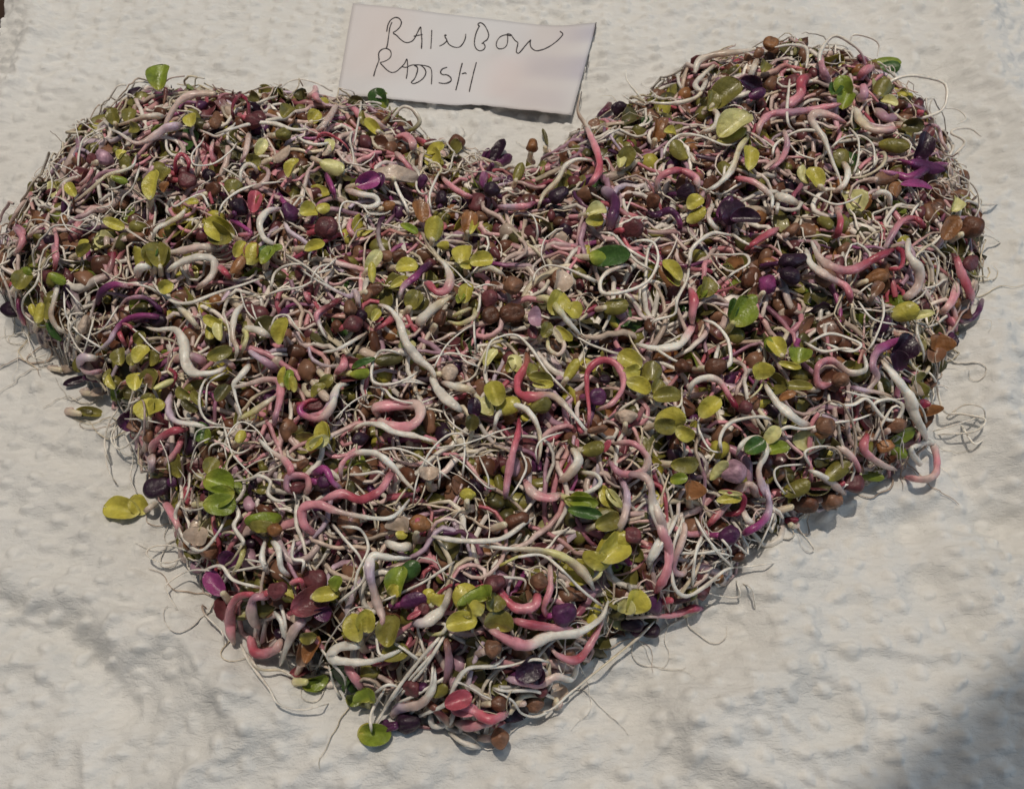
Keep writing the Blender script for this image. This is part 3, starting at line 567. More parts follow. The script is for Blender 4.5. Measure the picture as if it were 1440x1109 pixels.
TRACE = r"""
@ 0 0 2.998
s^3u bright green seed leaf standing upright; l G 680,328 118 100 82; t NB 26-18 700,372 697,400 690,440
s^2 dark olive leaf pair folded side by side; l O 482,492 72 62 100; l O 546,488 74 60 80; l O 570,545 60 50 -10
s^3u fat pale stem lying over a bent pale root; t Tppp 46-44-34-22 902,395 860,395 810,400 760,425 720,480 690,540; 
s^2 pale horn shaped stem beside dark olive leaves; t WTC 44-30-8 690,492 640,490 590,500 520,522 470,535
s^2 lilac stem narrowing to a long white root; t LpW 56-40-22-10 760,530 700,540 650,575 600,600 560,600 500,560 450,540
s^2 small yellow green leaf with pink stalk; l Y 806,510 72 62 100; t pW 18-12 825,545 870,560 920,575 975,540 1000,505
s^2 red arched stem of deep wine colour; t NrN 22-24-20 985,510 980,450 1010,405 1045,430 1050,490 1060,520
s^2 slender grey root with hooked tip; r WTT 6-12-4 1020,400 1060,380 1110,362 1140,358 1160,375
s^2 olive round leaf with brown mate; l O 1122,400 70 62 10; l o 1072,415 55 50 160
s^2 long white root bowed across dark seeds; r TWW 10-22-30-16 900,570 990,540 1080,518 1160,522 1230,545 1310,545; l O 1215,475 76 62 60; t pp 24-18 1330,560 1380,520 1430,440
s^1 pale yellow green leaf on short stalk; l Y 1325,492 66 60 60
s^2 pink stem tip poking up; t pP 40-34 1300,410 1330,385 1325,365
d^1 brown seed under white strands; c B 905,520 72 66 20
d^2 maroon seed inside the red arch; c N 1065,510 90 70 -20
d^2 olive brown seed; c O 1195,565 80 70 10; 
s^2 thin wiry root looping above the rim; r TTW 9-10-12 440,590 420,560 340,620 330,700 350,590 440,540 470,530
s^3u fine bent root like a tent; r TT 6-7 335,600 318,508 380,540 440,580
s^2 pink stem beside brown seed; c N 385,670 60 50 60; t Pp 24-16 400,700 360,760 320,790
d^2 pinkish brown seed with wrinkled skin; c K 440,668 80 78 30
s^2 amber olive leaves in a tight bud; l O 520,680 66 60 100; l Y 515,655 50 40 60
s^3 white stem curving beneath olive bud; t WCT 12-26-14 575,655 560,700 510,722 450,740 380,800 300,860
s^2 forked white root over the shoulder; r WW 12-8 590,700 560,790 520,830 505,880 ; r WT 10-8 560,740 500,790 440,800
s^3 small green leaf beside white stem; l G 505,755 64 36 -10
s^2 thin kinked root sticking out; r TW 8-7 190,880 220,780 205,692 290,710 360,760
s^2 ringed thin roots around dark seed; r WW 9-8 190,860 240,830 290,870 250,910 200,900; c N 215,805 56 30 20
s^2 yellow seed leaf held edge on; l Y 300,800 66 46 120; t Wp 34-20 250,800 290,760 360,740
s^2 pink and magenta forked stem; t KPp 34-40-30 55,950 95,1010 60,1080 ; t MPp 24-30 60,945 100,975 70,1040 ; t pp 24-20 110,1010 160,960 200,950
s^2 pink short stem standing vertical; t pPR 28-24 222,940 238,1010 235,1100
s^2 black purple seed coat with pale root; c D 208,1010 50 70 100; r TT 8-8 230,960 190,930 130,930 110,970
s^3 bright yellow leaf shaped like a flame; l Y 648,782 130 84 80; l A 700,790 50 40 60
d^2 dark wine seed below a red arc; c N 790,760 90 80 0
s^3 deep red hooked stem; t rRr 24-22 745,745 740,680 765,650 795,680 790,730
s^2 pink and red stem narrowing downward; t pPR 16-30-18 900,590 890,640 905,690 915,700
s^3 white root forming open triangle; r WWW 12-10 1000,600 970,640 900,690 820,695 810,650 850,600 860,575
s^2 pale pink stem in upright bend; t ppK 34-30-22 1050,560 1040,620 1030,660 1010,690
s^1 brown and black seed coat pair; c b 900,800 90 70 30; c D 880,735 80 60 0
s^2 white curl with pink shade; t WWp 18-26-20 1020,800 1015,730 1040,695 1070,700 1090,740
s^2 pale looping stem like a knot; t ppK 26-30-20 1030,740 1070,790 1120,760 1130,720 1090,700
s^3 long grey white root sweeping rightward; r WTW 12-16-8 920,915 940,860 1000,810 1080,780 1150,770 1200,765
s^2 broad olive leaf seen from above; l O 690,740 80 70 50; 
s^2 pale green leaf beside wine seeds; l O 985,785 62 80 80
s^2 fat white stem slanting under a seed; t WCWW 16-36-34-14 790,870 760,910 700,945 660,965 640,1020
s^2 cream root with sharp bend; r WTW 12-14-10 720,840 735,870 790,840 850,820 880,870 895,890
s^2 small yellow wedge leaf; l Y 812,853 50 34 10; t pP 14-12 830,880 880,905 930,930
s^3 large olive leaf pair opened like a shell; l Y 925,965 130 100 150 .9; l O 935,985 125 95 160 .9
d^2 near black purple seed with blue shine; c D 1005,870 84 86 60
d^3 glossy violet seed held by a pale hook; c V 1222,895 105 76 -60
s^3 fat white and lilac hook round a violet seed; t LWWp 30-40-28-24 1190,880 1130,890 1095,940 1110,1000 1150,1030 1170,1050
s^2 magenta stem rising between seeds; t VMP 26-30-22 960,920 1010,945 1060,985 1000,990
s^2 orange red bud wrapped in pink; l R 1070,850 100 60 80; l A 1100,845 60 36 70; t PP 22-16 1075,900 1120,890 1160,800
s^2 round yellow green leaf beside violet seed; l Y 1300,895 78 74 20; l Y 1362,872 60 56 40
d^2 reddish brown translucent seed; c N 1370,960 110 100 20
s^2 purple stem slanting down; t VMM 18-26-20 1370,730 1395,790 1420,840
s^2 wide pale leaf with yellow edges; l y 1400,700 110 70 -20
s^2 pale yellow leaf with red outline; l Y 1235,710 90 56 60; t PP 16-12 1290,730 1250,760 1190,750
s^1 bunch of pale folded leaves; l T 1180,650 110 60 30; l y 1100,620 80 50 60; l O 1070,680 70 60 0
s^3 pale grey thin root under the red arc; r WTW 10-26-14 1245,570 1290,600 1340,610 1400,600
s^3 thin deep red arc; t rRr 12-14 1330,600 1350,565 1390,565 1439,600
s^3 dull green leaf standing between stems; l O 665,1075 110 110 80
s^2 fat white stem lying level; t WpW 30-50-34 700,1070 780,1055 860,1040 910,1050; 
s^2 olive leaves pressed together; l O 360,1055 84 50 30; l Y 350,1030 60 36 20
s^2 orange olive leaf pair; l A 1065,1060 84 70 100; l Y 1010,1050 80 50 60
s^2 dark green leaf tip; l g 1130,1070 80 70 80; l G 1165,1050 60 34 20
d^1 rusty brown seed half hidden; c B 570,1000 100 60 10
s^2 yellow green leaf spilling downward; l Y 480,945 90 50 -20; r Wp 14-10 520,960 600,1010 640,1040
s^3 tangle of three thin roots; r WW 10-8 330,990 280,960 260,900 330,930 400,900; r WW 9-7 420,900 400,960 340,1000; r WT 9-7 400,880 470,860 470,780
@ 440 0 3.261
s^3 dark green cupped leaf pair on bent stalk; l g 300,460 90 88 100; l G 325,470 80 44 80; t OOP 20-22-20 352,490 350,530 320,560 300,590
s^2 thick pink stem with dark magenta top; t MPpp 30-50-56-30 150,480 190,500 220,530 280,550 330,590
s^2 pale fat stem leaning under the note edge; t ppW 34-50-40-20 110,480 80,530 50,570 10,600
s^2 pink bulb at the rim; t PPp 34-40-30 15,400 10,440 40,470
s^3 thin upright pale root; r WT 14-12 222,450 215,520 200,600 185,680
s^2 red ring shaped stem; t rRN 14-18 5,640 60,620 120,640 160,680 165,710
s^1 pale yellow bud in the red ring; l y 75,665 66 50 90; l T 60,690 60 40 60
s^2 pale olive leaf blade; l Y 270,580 90 54 140; l O 235,545 80 40 110
s^3u looped pale root against the towel; r WTO 16-26-34 355,555 380,520 415,490 460,505 490,555 465,590 440,600
s^2 mauve mushroom shaped stem; t PPp 40-60-30 380,640 420,620 455,650 460,700
s^2 pink stem slanting under wine seeds; t pPr 36-30-24 380,700 420,740 450,780 470,810
d^2 grey brown seed at the rim.; c b 660,655 95 76 10
s^2 thin root arching over the seed; r WW 10-12 575,650 600,640 640,690 700,730 740,780
d^1 wine seed beside a thin root; c N 545,665 90 80 -20
s^3 folded pale leaf standing vertically; l T 370,790 70 250 90; 
s^2 small cream knot of root; r yCy 16-20-16 540,790 535,750 570,750 590,780 570,805 550,800
s^3 white root stroke leaning left; r WW 12-18-12 545,980 535,900 560,830 590,770
s^3 purple spiky leaf bud; l D 850,710 130 66 60; l V 880,740 90 50 30; l V 800,730 80 40 75
s^2 magenta stem below spiky bud; t MVV 50-40-30 790,790 780,850 830,880 880,920
d^3 black purple seed at centre; c D 820,870 100 90 -20
s^2 mauve long stem pointing right; t KLPM 40-50-44-40 850,950 920,950 980,945 1015,930
d^3u orange brown seed alone at the notch; c A 1006,668 80 76 80
s^2 thin bent roots above purple bud; r TT 8-9 770,780 745,705 800,690 850,680
s^2 olive yellow pointed leaf; l O 945,790 100 50 70; l O 990,770 90 40 80; 
s^3 wide pale arching stem; t WWCC 20-36-44-20 1290,740 1220,730 1160,760 1120,830 1060,890 1030,960
s^3 coral pink stem curving downward; t pPRP 22-50-54-34 1240,560 1275,630 1310,720 1310,790 1260,860
s^3u long pale stem rising above the heap; t TTW 8-20-30-24 1225,430 1215,510 1250,570 1280,620
d^3 big glossy dark purple seed; c D 1125,895 130 100 30
s^3 pale green leaf folded along the middle; l y 1300,970 100 70 20; l Y 1290,1010 90 60 10
s^2 pale pink stem with coral streak; t pPPK 30-40-40-20 590,810 640,860 700,895 740,910
s^3 white root drawn like a long comma; r WW 6-12-16 975,965 1015,1000 1030,1060 1025,1105
s^2 tall pale strap root; r WTW 16-24-14 365,800 390,870 430,950 440,1000
s^3 yellow leaf with amber shadow; l Y 555,1050 120 90 80; l A 490,970 110 80 100; l G 440,1050 90 40 -20
s^3 amber curled leaf like a claw; l A 715,1020 110 80 80; l Y 735,1040 90 34 70
s^2 long thin root in a wide loop; r WWW 10-12-10 145,1109 120,1020 140,930 220,940 260,980 330,980 380,950
s^3 short white bracket root; r WW 12-14 625,945 630,905 675,905 675,950
s^2 dark purple seed with stalk on the rim; c D 1398,500 66 82 50; t NV 30-22 1370,495 1320,520
d^1 brown seed behind purple seed; c B 1290,570 70 60 30
s^2 thin olive seed leaf edge on; l o 1062,640 90 22 95
s^1 pair of dark violet seeds; c D 590,910 90 80 80; c V 500,830 80 60 60
s^2 curved white root hugging dark seed; r WT 18-10 480,800 475,860 500,890 530,880; 
s^2 looped fat white stem; t pWW 40-34-26 150,870 220,890 280,900 300,930 260,950 200,940
s^2 reddish brown round seed coat; c N 65,1040 120 110 0; 
s^2 magenta blotched leaf; l M 250,830 120 80 20; l V 300,830 80 60 60
s^3 deep magenta stem dropping to a point; t VMMP 24-34-24-14 60,790 85,850 100,890 95,920
s^1 pink thick ring stem; t PPp 30-36-30 180,1000 165,1050 200,1090 
d^2 pale brown bean lying flat; c A 345,945 80 56 20
@ 840 0 2.4
s^3u orange brown seed coat on top with pale stems; c A 586,148 58 66 60; t WTW 26-30-16 330,245 345,205 400,185 480,175 540,165
s^3 brown seed coat above a pale neck; c B 545,180 46 36 30; t TW 22-34 540,200 525,235 515,265; l O 565,225 50 44 60
s^3u fine loop standing over the crest; r WTTK 26-16-12-10 760,240 750,190 775,140 810,122 860,150 890,180 905,220
s^3u thin second loop behind the crest; r TT 9-8 850,150 865,118 920,128 950,150 945,190
s^3u arched root over the peak; r TWT 10-16-14 600,160 650,152 700,160 710,190 705,230
s^3 bright green leaf pair on rose stem; l G 975,218 92 50 0; l g 980,235 76 50 10; t RPr 22-46-24 935,225 900,240 880,265
s^3 green bud with dark outline; l G 830,295 80 62 110; l g 800,305 50 50 60; l G 838,340 70 60 70
s^2 pink knobbed stem below green leaves; t PKp 40-48-30 895,290 900,320 880,335
s^3u big arched grey root on the shoulder; r WTTWT 14-16-18-14-10 915,335 960,300 1000,270 1060,255 1130,265 1175,285 1180,330 1160,375 1090,400 1060,395
s^2 small olive leaf behind the arch; l O 965,295 70 60 60; l y 985,345 60 36 -30
s^2 red and pink fat stem diving down; t NRPK 40-44-40-36 720,255 690,275 685,320 650,350 620,360
s^2 purple shriveled leaf; l D 515,290 90 56 -20; l V 540,315 60 40 20
s^2 pink stem rising to the peak; t KP 46-34 775,275 760,235 752,190
s^3 large pale yellow leaf crumpled wide; l y 465,430 130 100 30 .9; l Y 450,455 110 50 20
s^2 olive green broad leaf under roots; l O 430,320 130 90 40; l O 380,340 70 60 90
s^3 long mauve stem crossing level; t KPKPp 16-30-34-36-30-20 850,345 750,365 660,380 590,385 550,420 540,470
s^3 long white stem with rose shoulder; t PpWWW 20-40-42-24-14-10 840,415 790,390 735,385 725,410 765,470 795,550 820,610 825,670
s^3 fat cream stem from a yellow bud; t yCWW 16-30-24-14 515,455 480,500 455,570 410,620 360,650 ; l Y 510,535 100 56 80
s^2 round coil of white roots; r WWW 12-14-12 750,545 775,500 760,450 700,440 650,455 600,490 590,540; r WT 9-9 740,540 680,520 640,480 600,470 
s^3 thick pinkish stem beside the coil; t KPKp 20-28-24 580,575 620,540 640,490 630,440
s^3 pale yellow opened leaf with brown heart; l Y 735,600 80 60 120; l y 700,590 70 44 100
s^3 white hook with rose tip; t RPpWW 26-30-26-20-12 465,600 520,610 565,640 590,670 585,720
s^2 thin white roots in a double bow; r WWW 10-12-9 780,510 830,465 890,460 930,490 935,550 925,580; r WT 10-9 860,600 880,540 880,470 850,430
s^2 fat pale stem under the shoulder; t WCpP 26-36-40-30 870,360 890,410 940,440 1010,435
s^1 pale fat stem end in shade; t pKK 40-44 940,370 980,400 1010,390
s^2 olive round leaf on the shoulder; l o 1065,425 70 50 0; l O 1000,490 100 50 -10
s^2 dark wine leaf upright at the rim; l D 1095,495 100 66 75; l N 1110,460 70 40 60
s^2 pink red bud at the shoulder; c R 1090,380 30 30 0; t Kp 14-16 1110,420 1150,430 1165,480 1200,530
s^3 magenta violet stem slanting at the rim; t MVMK 20-30-44-30-16 1190,555 1130,560 1060,600 1010,590 940,575
s^3 purple leaf lying under the rim roots; l V 1110,560 130 46 -10; l M 1080,625 120 34 0
s^2 amber brown leaf below purple stem; l B 975,600 90 50 10; l A 1010,640 60 50 60
s^3 yellow green twin leaves cupped; l Y 330,685 62 56 30; l Y 332,725 76 48 30; l N 372,680 50 20 80; 
s^3 cream stem winding below twin leaves; t WpWC 26-24-22-12 390,690 375,730 395,765 415,775
s^3 dark purple folded leaf rosette; l D 460,710 110 90 30; l D 500,740 100 60 -10; l V 430,700 90 46 60
d^2 dark violet seed in shade; c D 300,650 80 70 10
s^2 violet loop stem hugging a dark seed; t DVVM 26-34-30-22 165,715 200,725 245,710 275,740 280,775; c b 190,680 60 60 80
s^2 purple grey fat stem; t LVVK 50-56-50 20,640 60,680 50,740 40,770
s^3 pink stem bent with white ends; t WPRPW 26-34-40-40-24 200,650 210,600 270,575 330,600 340,650
s^2 pale green leaves in a cluster; l O 100,530 70 60 60; l y 75,545 50 36 80; l O 280,505 80 60 130
s^2 amber rust leaf bud; l A 200,440 80 60 80; l B 220,425 60 40 60; l Y 245,448 50 36 10
s^2 dark purple seed on a thick violet stalk; c D 75,368 62 62 60; t NV 26-20 45,350 20,375 0,395
s^3u thin forked roots standing on the slope; r WT 12-8 165,350 130,310 100,270 97,235; r WT 10-6 160,355 120,345 85,320; r WT 10-6 170,350 200,330 175,300
s^3 flat white root running up the slope; r WWC 10-22-16 165,345 230,350 290,345 340,325 360,290
s^2 small ring of pale root; r TWT 14-16-14 240,290 240,258 270,255 275,280 290,310
s^3 strap like cream root in an s bend; r CTW 20-24-22 400,215 360,250 330,285 350,305 370,270
s^2 pale fat root curl above the yellow leaf; t WWT 26-34-20 350,450 395,430 405,385 375,370
s^3 long thin root draped over the slope; r WTW 10-12-8 220,540 235,490 280,455 350,460 430,490 480,480
s^3 fine root dropping between pink stems; r TWW 10-14-10 650,260 645,310 640,370 645,420 665,440
s^3 thick white and lilac hook; t LWWp 22-30-30-18 930,670 955,648 985,660 985,700
s^2 cream curl at a cut end; t TWp 30-34-26 830,550 845,580 835,620 800,650
s^2 broken white stem ends; t WWT 30-40-26 600,660 640,670 680,690; t WW 22-16 610,680 605,720
s^3 long white root crossing the pink bend; r WWWW 10-14-12-9 690,640 740,665 800,690 850,680 905,650
s^3 coral stem stub pointing down; t pRr 28-34-22 805,700 820,745 810,790 790,800
s^3 red short stem lying oblique; t RRP 30-36-30 500,840 560,800 610,770
s^1 brown seed with pale rim; c B 660,775 66 56 40
s^3 yellow cream leaf at the far edge; l y 1205,690 60 50 60; l A 1190,770 90 60 60
d^2 dark brown seed at the rim end; c b 1265,770 100 80 30
s^2 fat pink bow across the middle; t WKPRr 20-28-34-30-26 960,860 990,800 1030,745 1080,740 1110,780
s^3 long sprout with coral shaft and pale fork; t WpPRr 16-30-44-40-36-30 720,810 750,870 790,900 860,910 940,870 1000,840 ; t rR 24-20 1000,835 1030,850 1025,900 980,910
s^3 fat white stem ending in coral; t WWpPr 22-36-44-40-34 705,840 720,890 770,930 840,970 855,1020
s^3 fat white stem with a broad bend; t WWpp 20-30-46-42-30 1050,800 1050,860 1085,910 1080,970 1030,1015
s^3 coral folded stem beside a maroon seed; t RPRP 26-36-40-44 1210,860 1225,910 1250,970 1265,1010 ; c N 1260,888 60 74 -60
s^2 pink stem running into the rim corner; t WPp 24-36-30 1215,940 1200,1010 1160,1060; 
s^2 violet arched stem at the corner; t VVN 22-28-20 1300,1010 1280,1060 1230,1085 1200,1060
s^2 loop of roots at the far edge; r TWT 12-14-10 1245,750 1220,740 1240,680 1290,690 1350,690; r WT 10-8 1280,790 1330,800 1360,820
s^3u frayed thin roots beyond the rim; r TT 14-10 1200,530 1240,480 1195,450 1215,435 1260,435 1295,460 ; r TT 8-5 1215,420 1245,400 1215,370 1160,365
s^3 cream root loop with clear end; r WWWC 14-12-14-10 455,790 500,820 560,840 ; r WTW 12-12-10 380,860 440,860 500,860 510,890 460,920 430,950
s^3 long winding white root; r WWWW 16-22-14-12 310,900 320,840 380,790 430,790 460,800; r WW 14-12 310,900 300,950 270,1010 260,1060 200,1080 180,1104
s^3 white root fork above the green leaf; r WWW 14-16-10 0,785 50,790 90,830 130,880 190,915
s^3 broad white oval loop; r pWWWW 22-24-18-14-12 110,920 100,895 40,915 10,950 20,990 90,985 170,950 205,880 190,820 140,812 100,830
s^3 vivid green leaf lying flat; l g 40,868 150 74 0 .4; l G 10,865 80 60 10
s^3 amber yellow petal like leaves; l Y 250,915 90 50 130; l A 235,930 80 40 120; l Y 255,945 60 30 140
s^2 olive leaf with pale stalk; l O 365,968 74 66 70; l G 350,985 50 36 60
s^3 jagged bright green leaf; l G 480,1050 110 96 60; l G 510,1020 70 50 40; l g 455,1040 70 40 80
s^3 rose carrot shaped stem; t WPRP 16-40-46-16 320,1100 320,1060 325,1010 310,970
s^2 magenta seed cluster; c M 575,960 80 70 60; c D 650,930 90 90 0; 
d^2 black violet seed; c D 660,880 130 80 10
s^3 yellow green leaf with pale stem; l Y 1040,1055 90 70 20; l y 1090,1065 90 30 10; t Cp 12-10 1000,1040 960,1050 900,1040
s^2 translucent brown orange seed coat; c A 945,935 100 60 20
s^3 brown leaf on the coral pair; l B 945,975 60 40 60
d^1 red brown round seed; c B 770,935 90 80 0
d^2 maroon and brown seed; c N 120,770 90 80 10
s^2 light leaf with long thin roots; r WW 10-7 870,1000 920,960 955,950; r WW 9-7 900,960 960,1020 960,1090; r WW 8-7 860,1040 960,1050 1020,1050
@ 0 340 2.998
s^2 green bulbous leaf at rim; l O 95,160 90 80 60; l G 100,130 70 50 0
s^3 black violet seed with magenta stalk; c D 40,285 78 86 60; t NMP 24-30-26 75,230 80,290 105,350
s^2 pale forked root on the towel; r TTW 8-8 60,385 110,390 135,470 150,490 200,475 180,530; 
s^2 thin white roots in a leaf shape; r WWW 12-14-10 170,120 150,180 100,240 100,300 150,345 220,355
s^3 thick white bowed stem; t WTW 24-34-22 245,180 225,260 215,310 240,360 290,390
s^2 yellow olive leaves crowded; l Y 165,300 90 50 80; l O 195,290 80 50 100; l Y 140,290 60 30 110
s^2 dark green long leaf edge on; l g 225,370 110 40 -60; l G 240,155 76 46 -30
s^2 pale pink bean beside green leaf; c T 355,350 110 60 70
s^3 rose stem cut short; t KPR 30-36-24 225,0 235,60 230,120
s^3 dark olive leaf with folded back; l O 668,60 110 100 100; l g 640,45 60 56 60
s^3 small yellow leaf and long root to the right; l Y 700,190 66 60 30; r WWW 16-22-14 640,165 680,215 740,255 810,255 900,220 1010,185 1110,150
s^3 great white stem in a wide hook; t WWWp 34-56-46-30 700,130 760,90 840,65 900,80 895,140 830,200
s^3 white strap from pink stem end; t pWWT 30-50-36 580,150 590,110 650,105 ; t pK 36-30 575,130 600,90
s^3 purple stem cluster narrowing right; t VVMp 40-46-36-24 410,260 430,210 480,180 560,190
s^2 magenta root crossing olive leaves; t MPWW 18-20-18-14 460,195 540,180 620,190 690,230
s^3 violet arched stem above white crossing; t pKVV 16-26-36-30 500,280 540,240 610,235 660,270 690,310
s^3 long magenta stem fading to white fork; t VMMLW 34-40-36-30-20 690,320 600,310 530,330 490,370 460,420 400,470
d^1 black purple seed among stems; c D 665,330 110 80 0
s^3 cone of white thin roots; r WW 8-12 275,190 350,280 ; r WWW 10-14-12 270,210 280,310 340,390 450,460; r WW 12-10 500,270 430,370 350,400; r WW 10-8 400,310 365,430 350,480
s^3 cream and pink sleeve shaped stem; t pLW 30-60-30 340,540 345,490 410,490 ; t pK 40-30 340,500 365,550 430,545
s^3 yellow petals in a rosette; l Y 910,340 110 50 150; l y 930,370 100 50 100; l Y 890,370 90 50 80; l O 925,470 110 60 20
s^2 thick pale stem left of the rosette; t WWCW 16-30-40-24 690,210 760,280 800,320 840,370
s^3 heavy white S shaped stem; t TWWWWp 20-26-52-60-50-36-20 600,355 660,370 740,370 775,430 780,500 810,550 870,555 930,540 970,500
s^2 pink ring stem behind the white S; t PpKP 40-56-50-30 730,500 790,480 850,500 860,530
s^3 magenta rose cluster of stalks; t rRP 24-30-20 490,350 510,400 530,440; t RP 26-20 570,380 540,350 500,345; t Pr 22-18 560,400 545,450
s^3 needle thin white root over a seed; r WWW 6-12-4 530,345 590,390 630,435 700,490
s^2 olive leaf pair with orange stalk; l O 510,485 80 70 100; l O 560,495 60 50 80; t AT 16-12 545,440 580,520 610,570
s^2 yellow olive leaves below magenta cluster; l Y 595,475 90 70 60; l O 640,490 70 60 90; l O 590,405 60 50 60
s^3 vivid round leaf with grey mate on red; l Y 575,590 84 70 90; l O 645,575 90 84 60; l B 650,580 84 66 70; l y 690,600 90 30 30; t RrN 30-24 700,530 740,560 720,620
s^3 yellow heart shaped leaf pair; l Y 620,705 100 96 100; l Y 655,700 90 72 20; l O 625,665 60 50 60
s^2 thin white root to the towel knot; r WTW 12-14-10 605,640 550,690 510,745; r WW 9-8 490,745 600,750 700,770
s^3 narrow black seed husk jutting left; l D 320,585 100 34 200; 
s^2 thin grey green leaf flat on the towel; l O 380,725 110 46 0; l o 360,730 70 36 10
s^2 tan bean shaped leaves on the rim; l T 415,635 70 40 10; l O 455,570 80 36 100; l Y 470,590 70 40 120
s^1 amber seed laid on the towel; c T 285,535 76 44 10; 
s^2 bubble clear roots hanging down; r TT 16-12 500,700 460,760 440,850 460,930; r TT 8-6 440,870 455,960 500,1030; r TTT 12-10 540,740 600,760 570,830 500,870 480,800 520,760; r TT 10-8 520,800 560,900 550,1000 590,1080; r TT 10-7 490,760 470,840 540,900 590,860
s^3 thick rose stem arched over leaves; t pPRR 34-46-50-34 640,900 650,850 720,800 790,790
s^3 salmon stem stub leaning; t RPp 30-40-44 770,820 745,880 700,940 
s^3 big black purple seed coat at rim; c D 665,1035 140 110 20; c V 725,1010 60 50 60; t pL 40-50 640,900 640,960 
s^2 olive brown seed coat beside rose stem; c B 625,820 70 60 80; l O 750,940 110 80 90
s^3 lilac stem with white hook end; t LLWW 44-44-40-30-14 720,640 710,700 740,755 830,770 890,790
s^3 twin green leaves stacked vertically; l G 925,1020 130 110 -20; l G 935,1070 120 100 200; l O 890,945 80 70 70
s^3 pair of long parallel white roots; r WWW 18-16-14 930,540 860,590 840,680 870,750 950,780; r WW 16-12 960,545 885,590 870,640 870,720
s^2 olive leaf trio in shade; l O 775,640 90 50 150; l O 830,660 90 40 130; l o 800,690 80 40 140
s^3 yellow cream stem rising to right; t CyCW 24-44-40-30 1000,750 1060,720 1120,680 1160,650
s^3 rosy pillar stem with round top; t WpPK 20-34-42-34 940,625 1040,600 1120,580 1175,590 1180,660 1160,740 1155,775
s^3 lilac tipped white stem stub; t LLKN 30-44-50-50 1045,455 1085,485 1140,520 1160,545
s^3 pink white stem meeting a coral bud; t PpWW 36-30-24-16 990,530 940,500 890,530 
s^3 white stem hanging straight down; t WWWW 40-44-22-14 1050,520 1010,570 985,600 995,660 1025,750
s^3 yellow buds in a narrow row; l Y 1195,570 90 40 80; l G 1220,580 90 44 90; l Y 1235,600 70 36 100
s^3 slender yellow leaf within white loop; l Y 1190,375 120 70 70 1; r WWC 14-10 1140,380 1160,320 1210,310 1250,360 1290,410
s^3 thick cream stem hooked at leaf; t CyWW 26-34-44-34 1020,470 1040,400 1030,370 1080,370 1140,400
s^3 fat white upright stem; t WWTW 34-40-26-14 1030,260 990,310 980,400 1000,450 990,500
s^2 thin cream strand cascade; r WWW 14-10-10 940,290 965,370 970,450 965,490; r WW 12-8 1060,260 1080,320 1130,400 ; r WW 10-8 1010,200 1040,290 1100,350
s^3 coral stem between orange leaves; t PRr 34-40-26 925,100 950,130 970,150; 
s^3 amber bean and yellow bean leaves; l A 1000,95 90 50 60; l Y 1060,50 100 80 70; l G 1130,60 90 60 60
s^3 coarse white crossing roots; r WWWW 22-20-16-12 1140,210 1160,130 1230,95 1310,100 ; r WWWW 20-18-14 1120,230 1180,205 1270,190 1340,150; r WW 14-12 1200,50 1300,110 1380,180 1439,215; r WW 12-10 1300,200 1340,110 1420,90
s^2 rose stem ending in deep red; t WPr 14-30-26 1285,180 1290,220 1310,260
s^3 pale pink stem with pointed ends; t pPKWT 20-34-30-20-10 1430,250 1370,290 1340,320 1360,380 1390,420
s^3 olive bean pair; l O 1375,590 76 54 50; l O 1340,625 80 50 40
s^2 grey olive leaf with white root; l o 940,640 90 60 60; r WW 12-10 730,660 760,740 830,740
s^3 tangled knot of fine white threads; r WWWW 14-14-12 880,900 890,860 940,850 1000,890 1060,870 ; r WW 12-9 820,870 830,800 900,780 1000,790 1100,800; r WW 12-10 940,760 970,870 1000,920 1080,1000; r WW 10-8 960,940 950,840 1010,760 1090,800 1170,940; r WW 11-9 800,950 830,860 900,820
s^3 small yellow bud in the thread knot; l Y 1015,820 60 46 60
s^3 white stem turning to salmon hook; t WWpPR 20-30-42-50-36 1090,830 1140,880 1200,920 1225,960 1215,1000
s^2 long root down the flank; r WWW 16-14-12 800,970 795,1040 770,1109; r WW 10 800,960 830,880 
s^2 dark green leaf behind threads; l g 840,800 90 70 100; l G 870,815 70 40 80
s^3 yellow winged leaf with pointed lobe; l Y 1370,810 110 70 100; l Y 1330,850 90 60 30; r WW 12-8 1365,790 1370,850 1410,890
s^3 magenta spiral stem fading to white; t NRMPpWW 26-34-44-40-50-34-20 1360,660 1300,670 1265,700 1280,730 1350,745 1400,690 1420,630 1439,615
s^2 red brown seed coat at spiral; c N 1330,690 90 60 0
d^2 brown mushroom like seed; c B 1275,935 80 56 20
s^3 violet to magenta horn stem; t VMML 36-50-44-30 1310,980 1370,960 1400,1010 1439,1040
s^2 cream rings around pink bulb; t PPp 30-50-40 850,1035 870,1010 880,980; r WW 8-8 800,950 840,990 900,1000 960,990 
s^2 pink swirl of flat stems; t PKPp 34-44-40 1250,1060 1210,1040 1220,990 1290,990 1300,1040 1270,1060
s^3 white loop root near flank; r WWWW 20-24-20-16 1040,1010 1090,985 1140,1010 1130,1060 1170,1090 1230,1085; r WW 12-10 1140,1000 1210,1010 1240,1060 1250,1109
@ 400 340 2.998
s^3 pale yellow bud clipped by white roots; l Y 130,20 100 50 10; l Y 670,15 60 40 0
s^3 bright yellow leaf pair with dark base; l Y 755,55 100 90 100; l Y 830,80 100 70 10 .8; l Y 765,95 60 40 0
s^3 oval yellow leaf facing up; l Y 515,105 96 72 5; 
s^3 yellow three lobed leaf; l y 375,80 110 60 60; l Y 370,130 90 36 90
s^2 yellow green blade with pale stalk; l Y 485,170 90 40 30; r CT 12-10 400,180 450,185 500,160
s^3 white stem ending in a violet curl; t WKMVV 26-36-40-46-34 485,245 500,190 550,150 590,110 620,90 
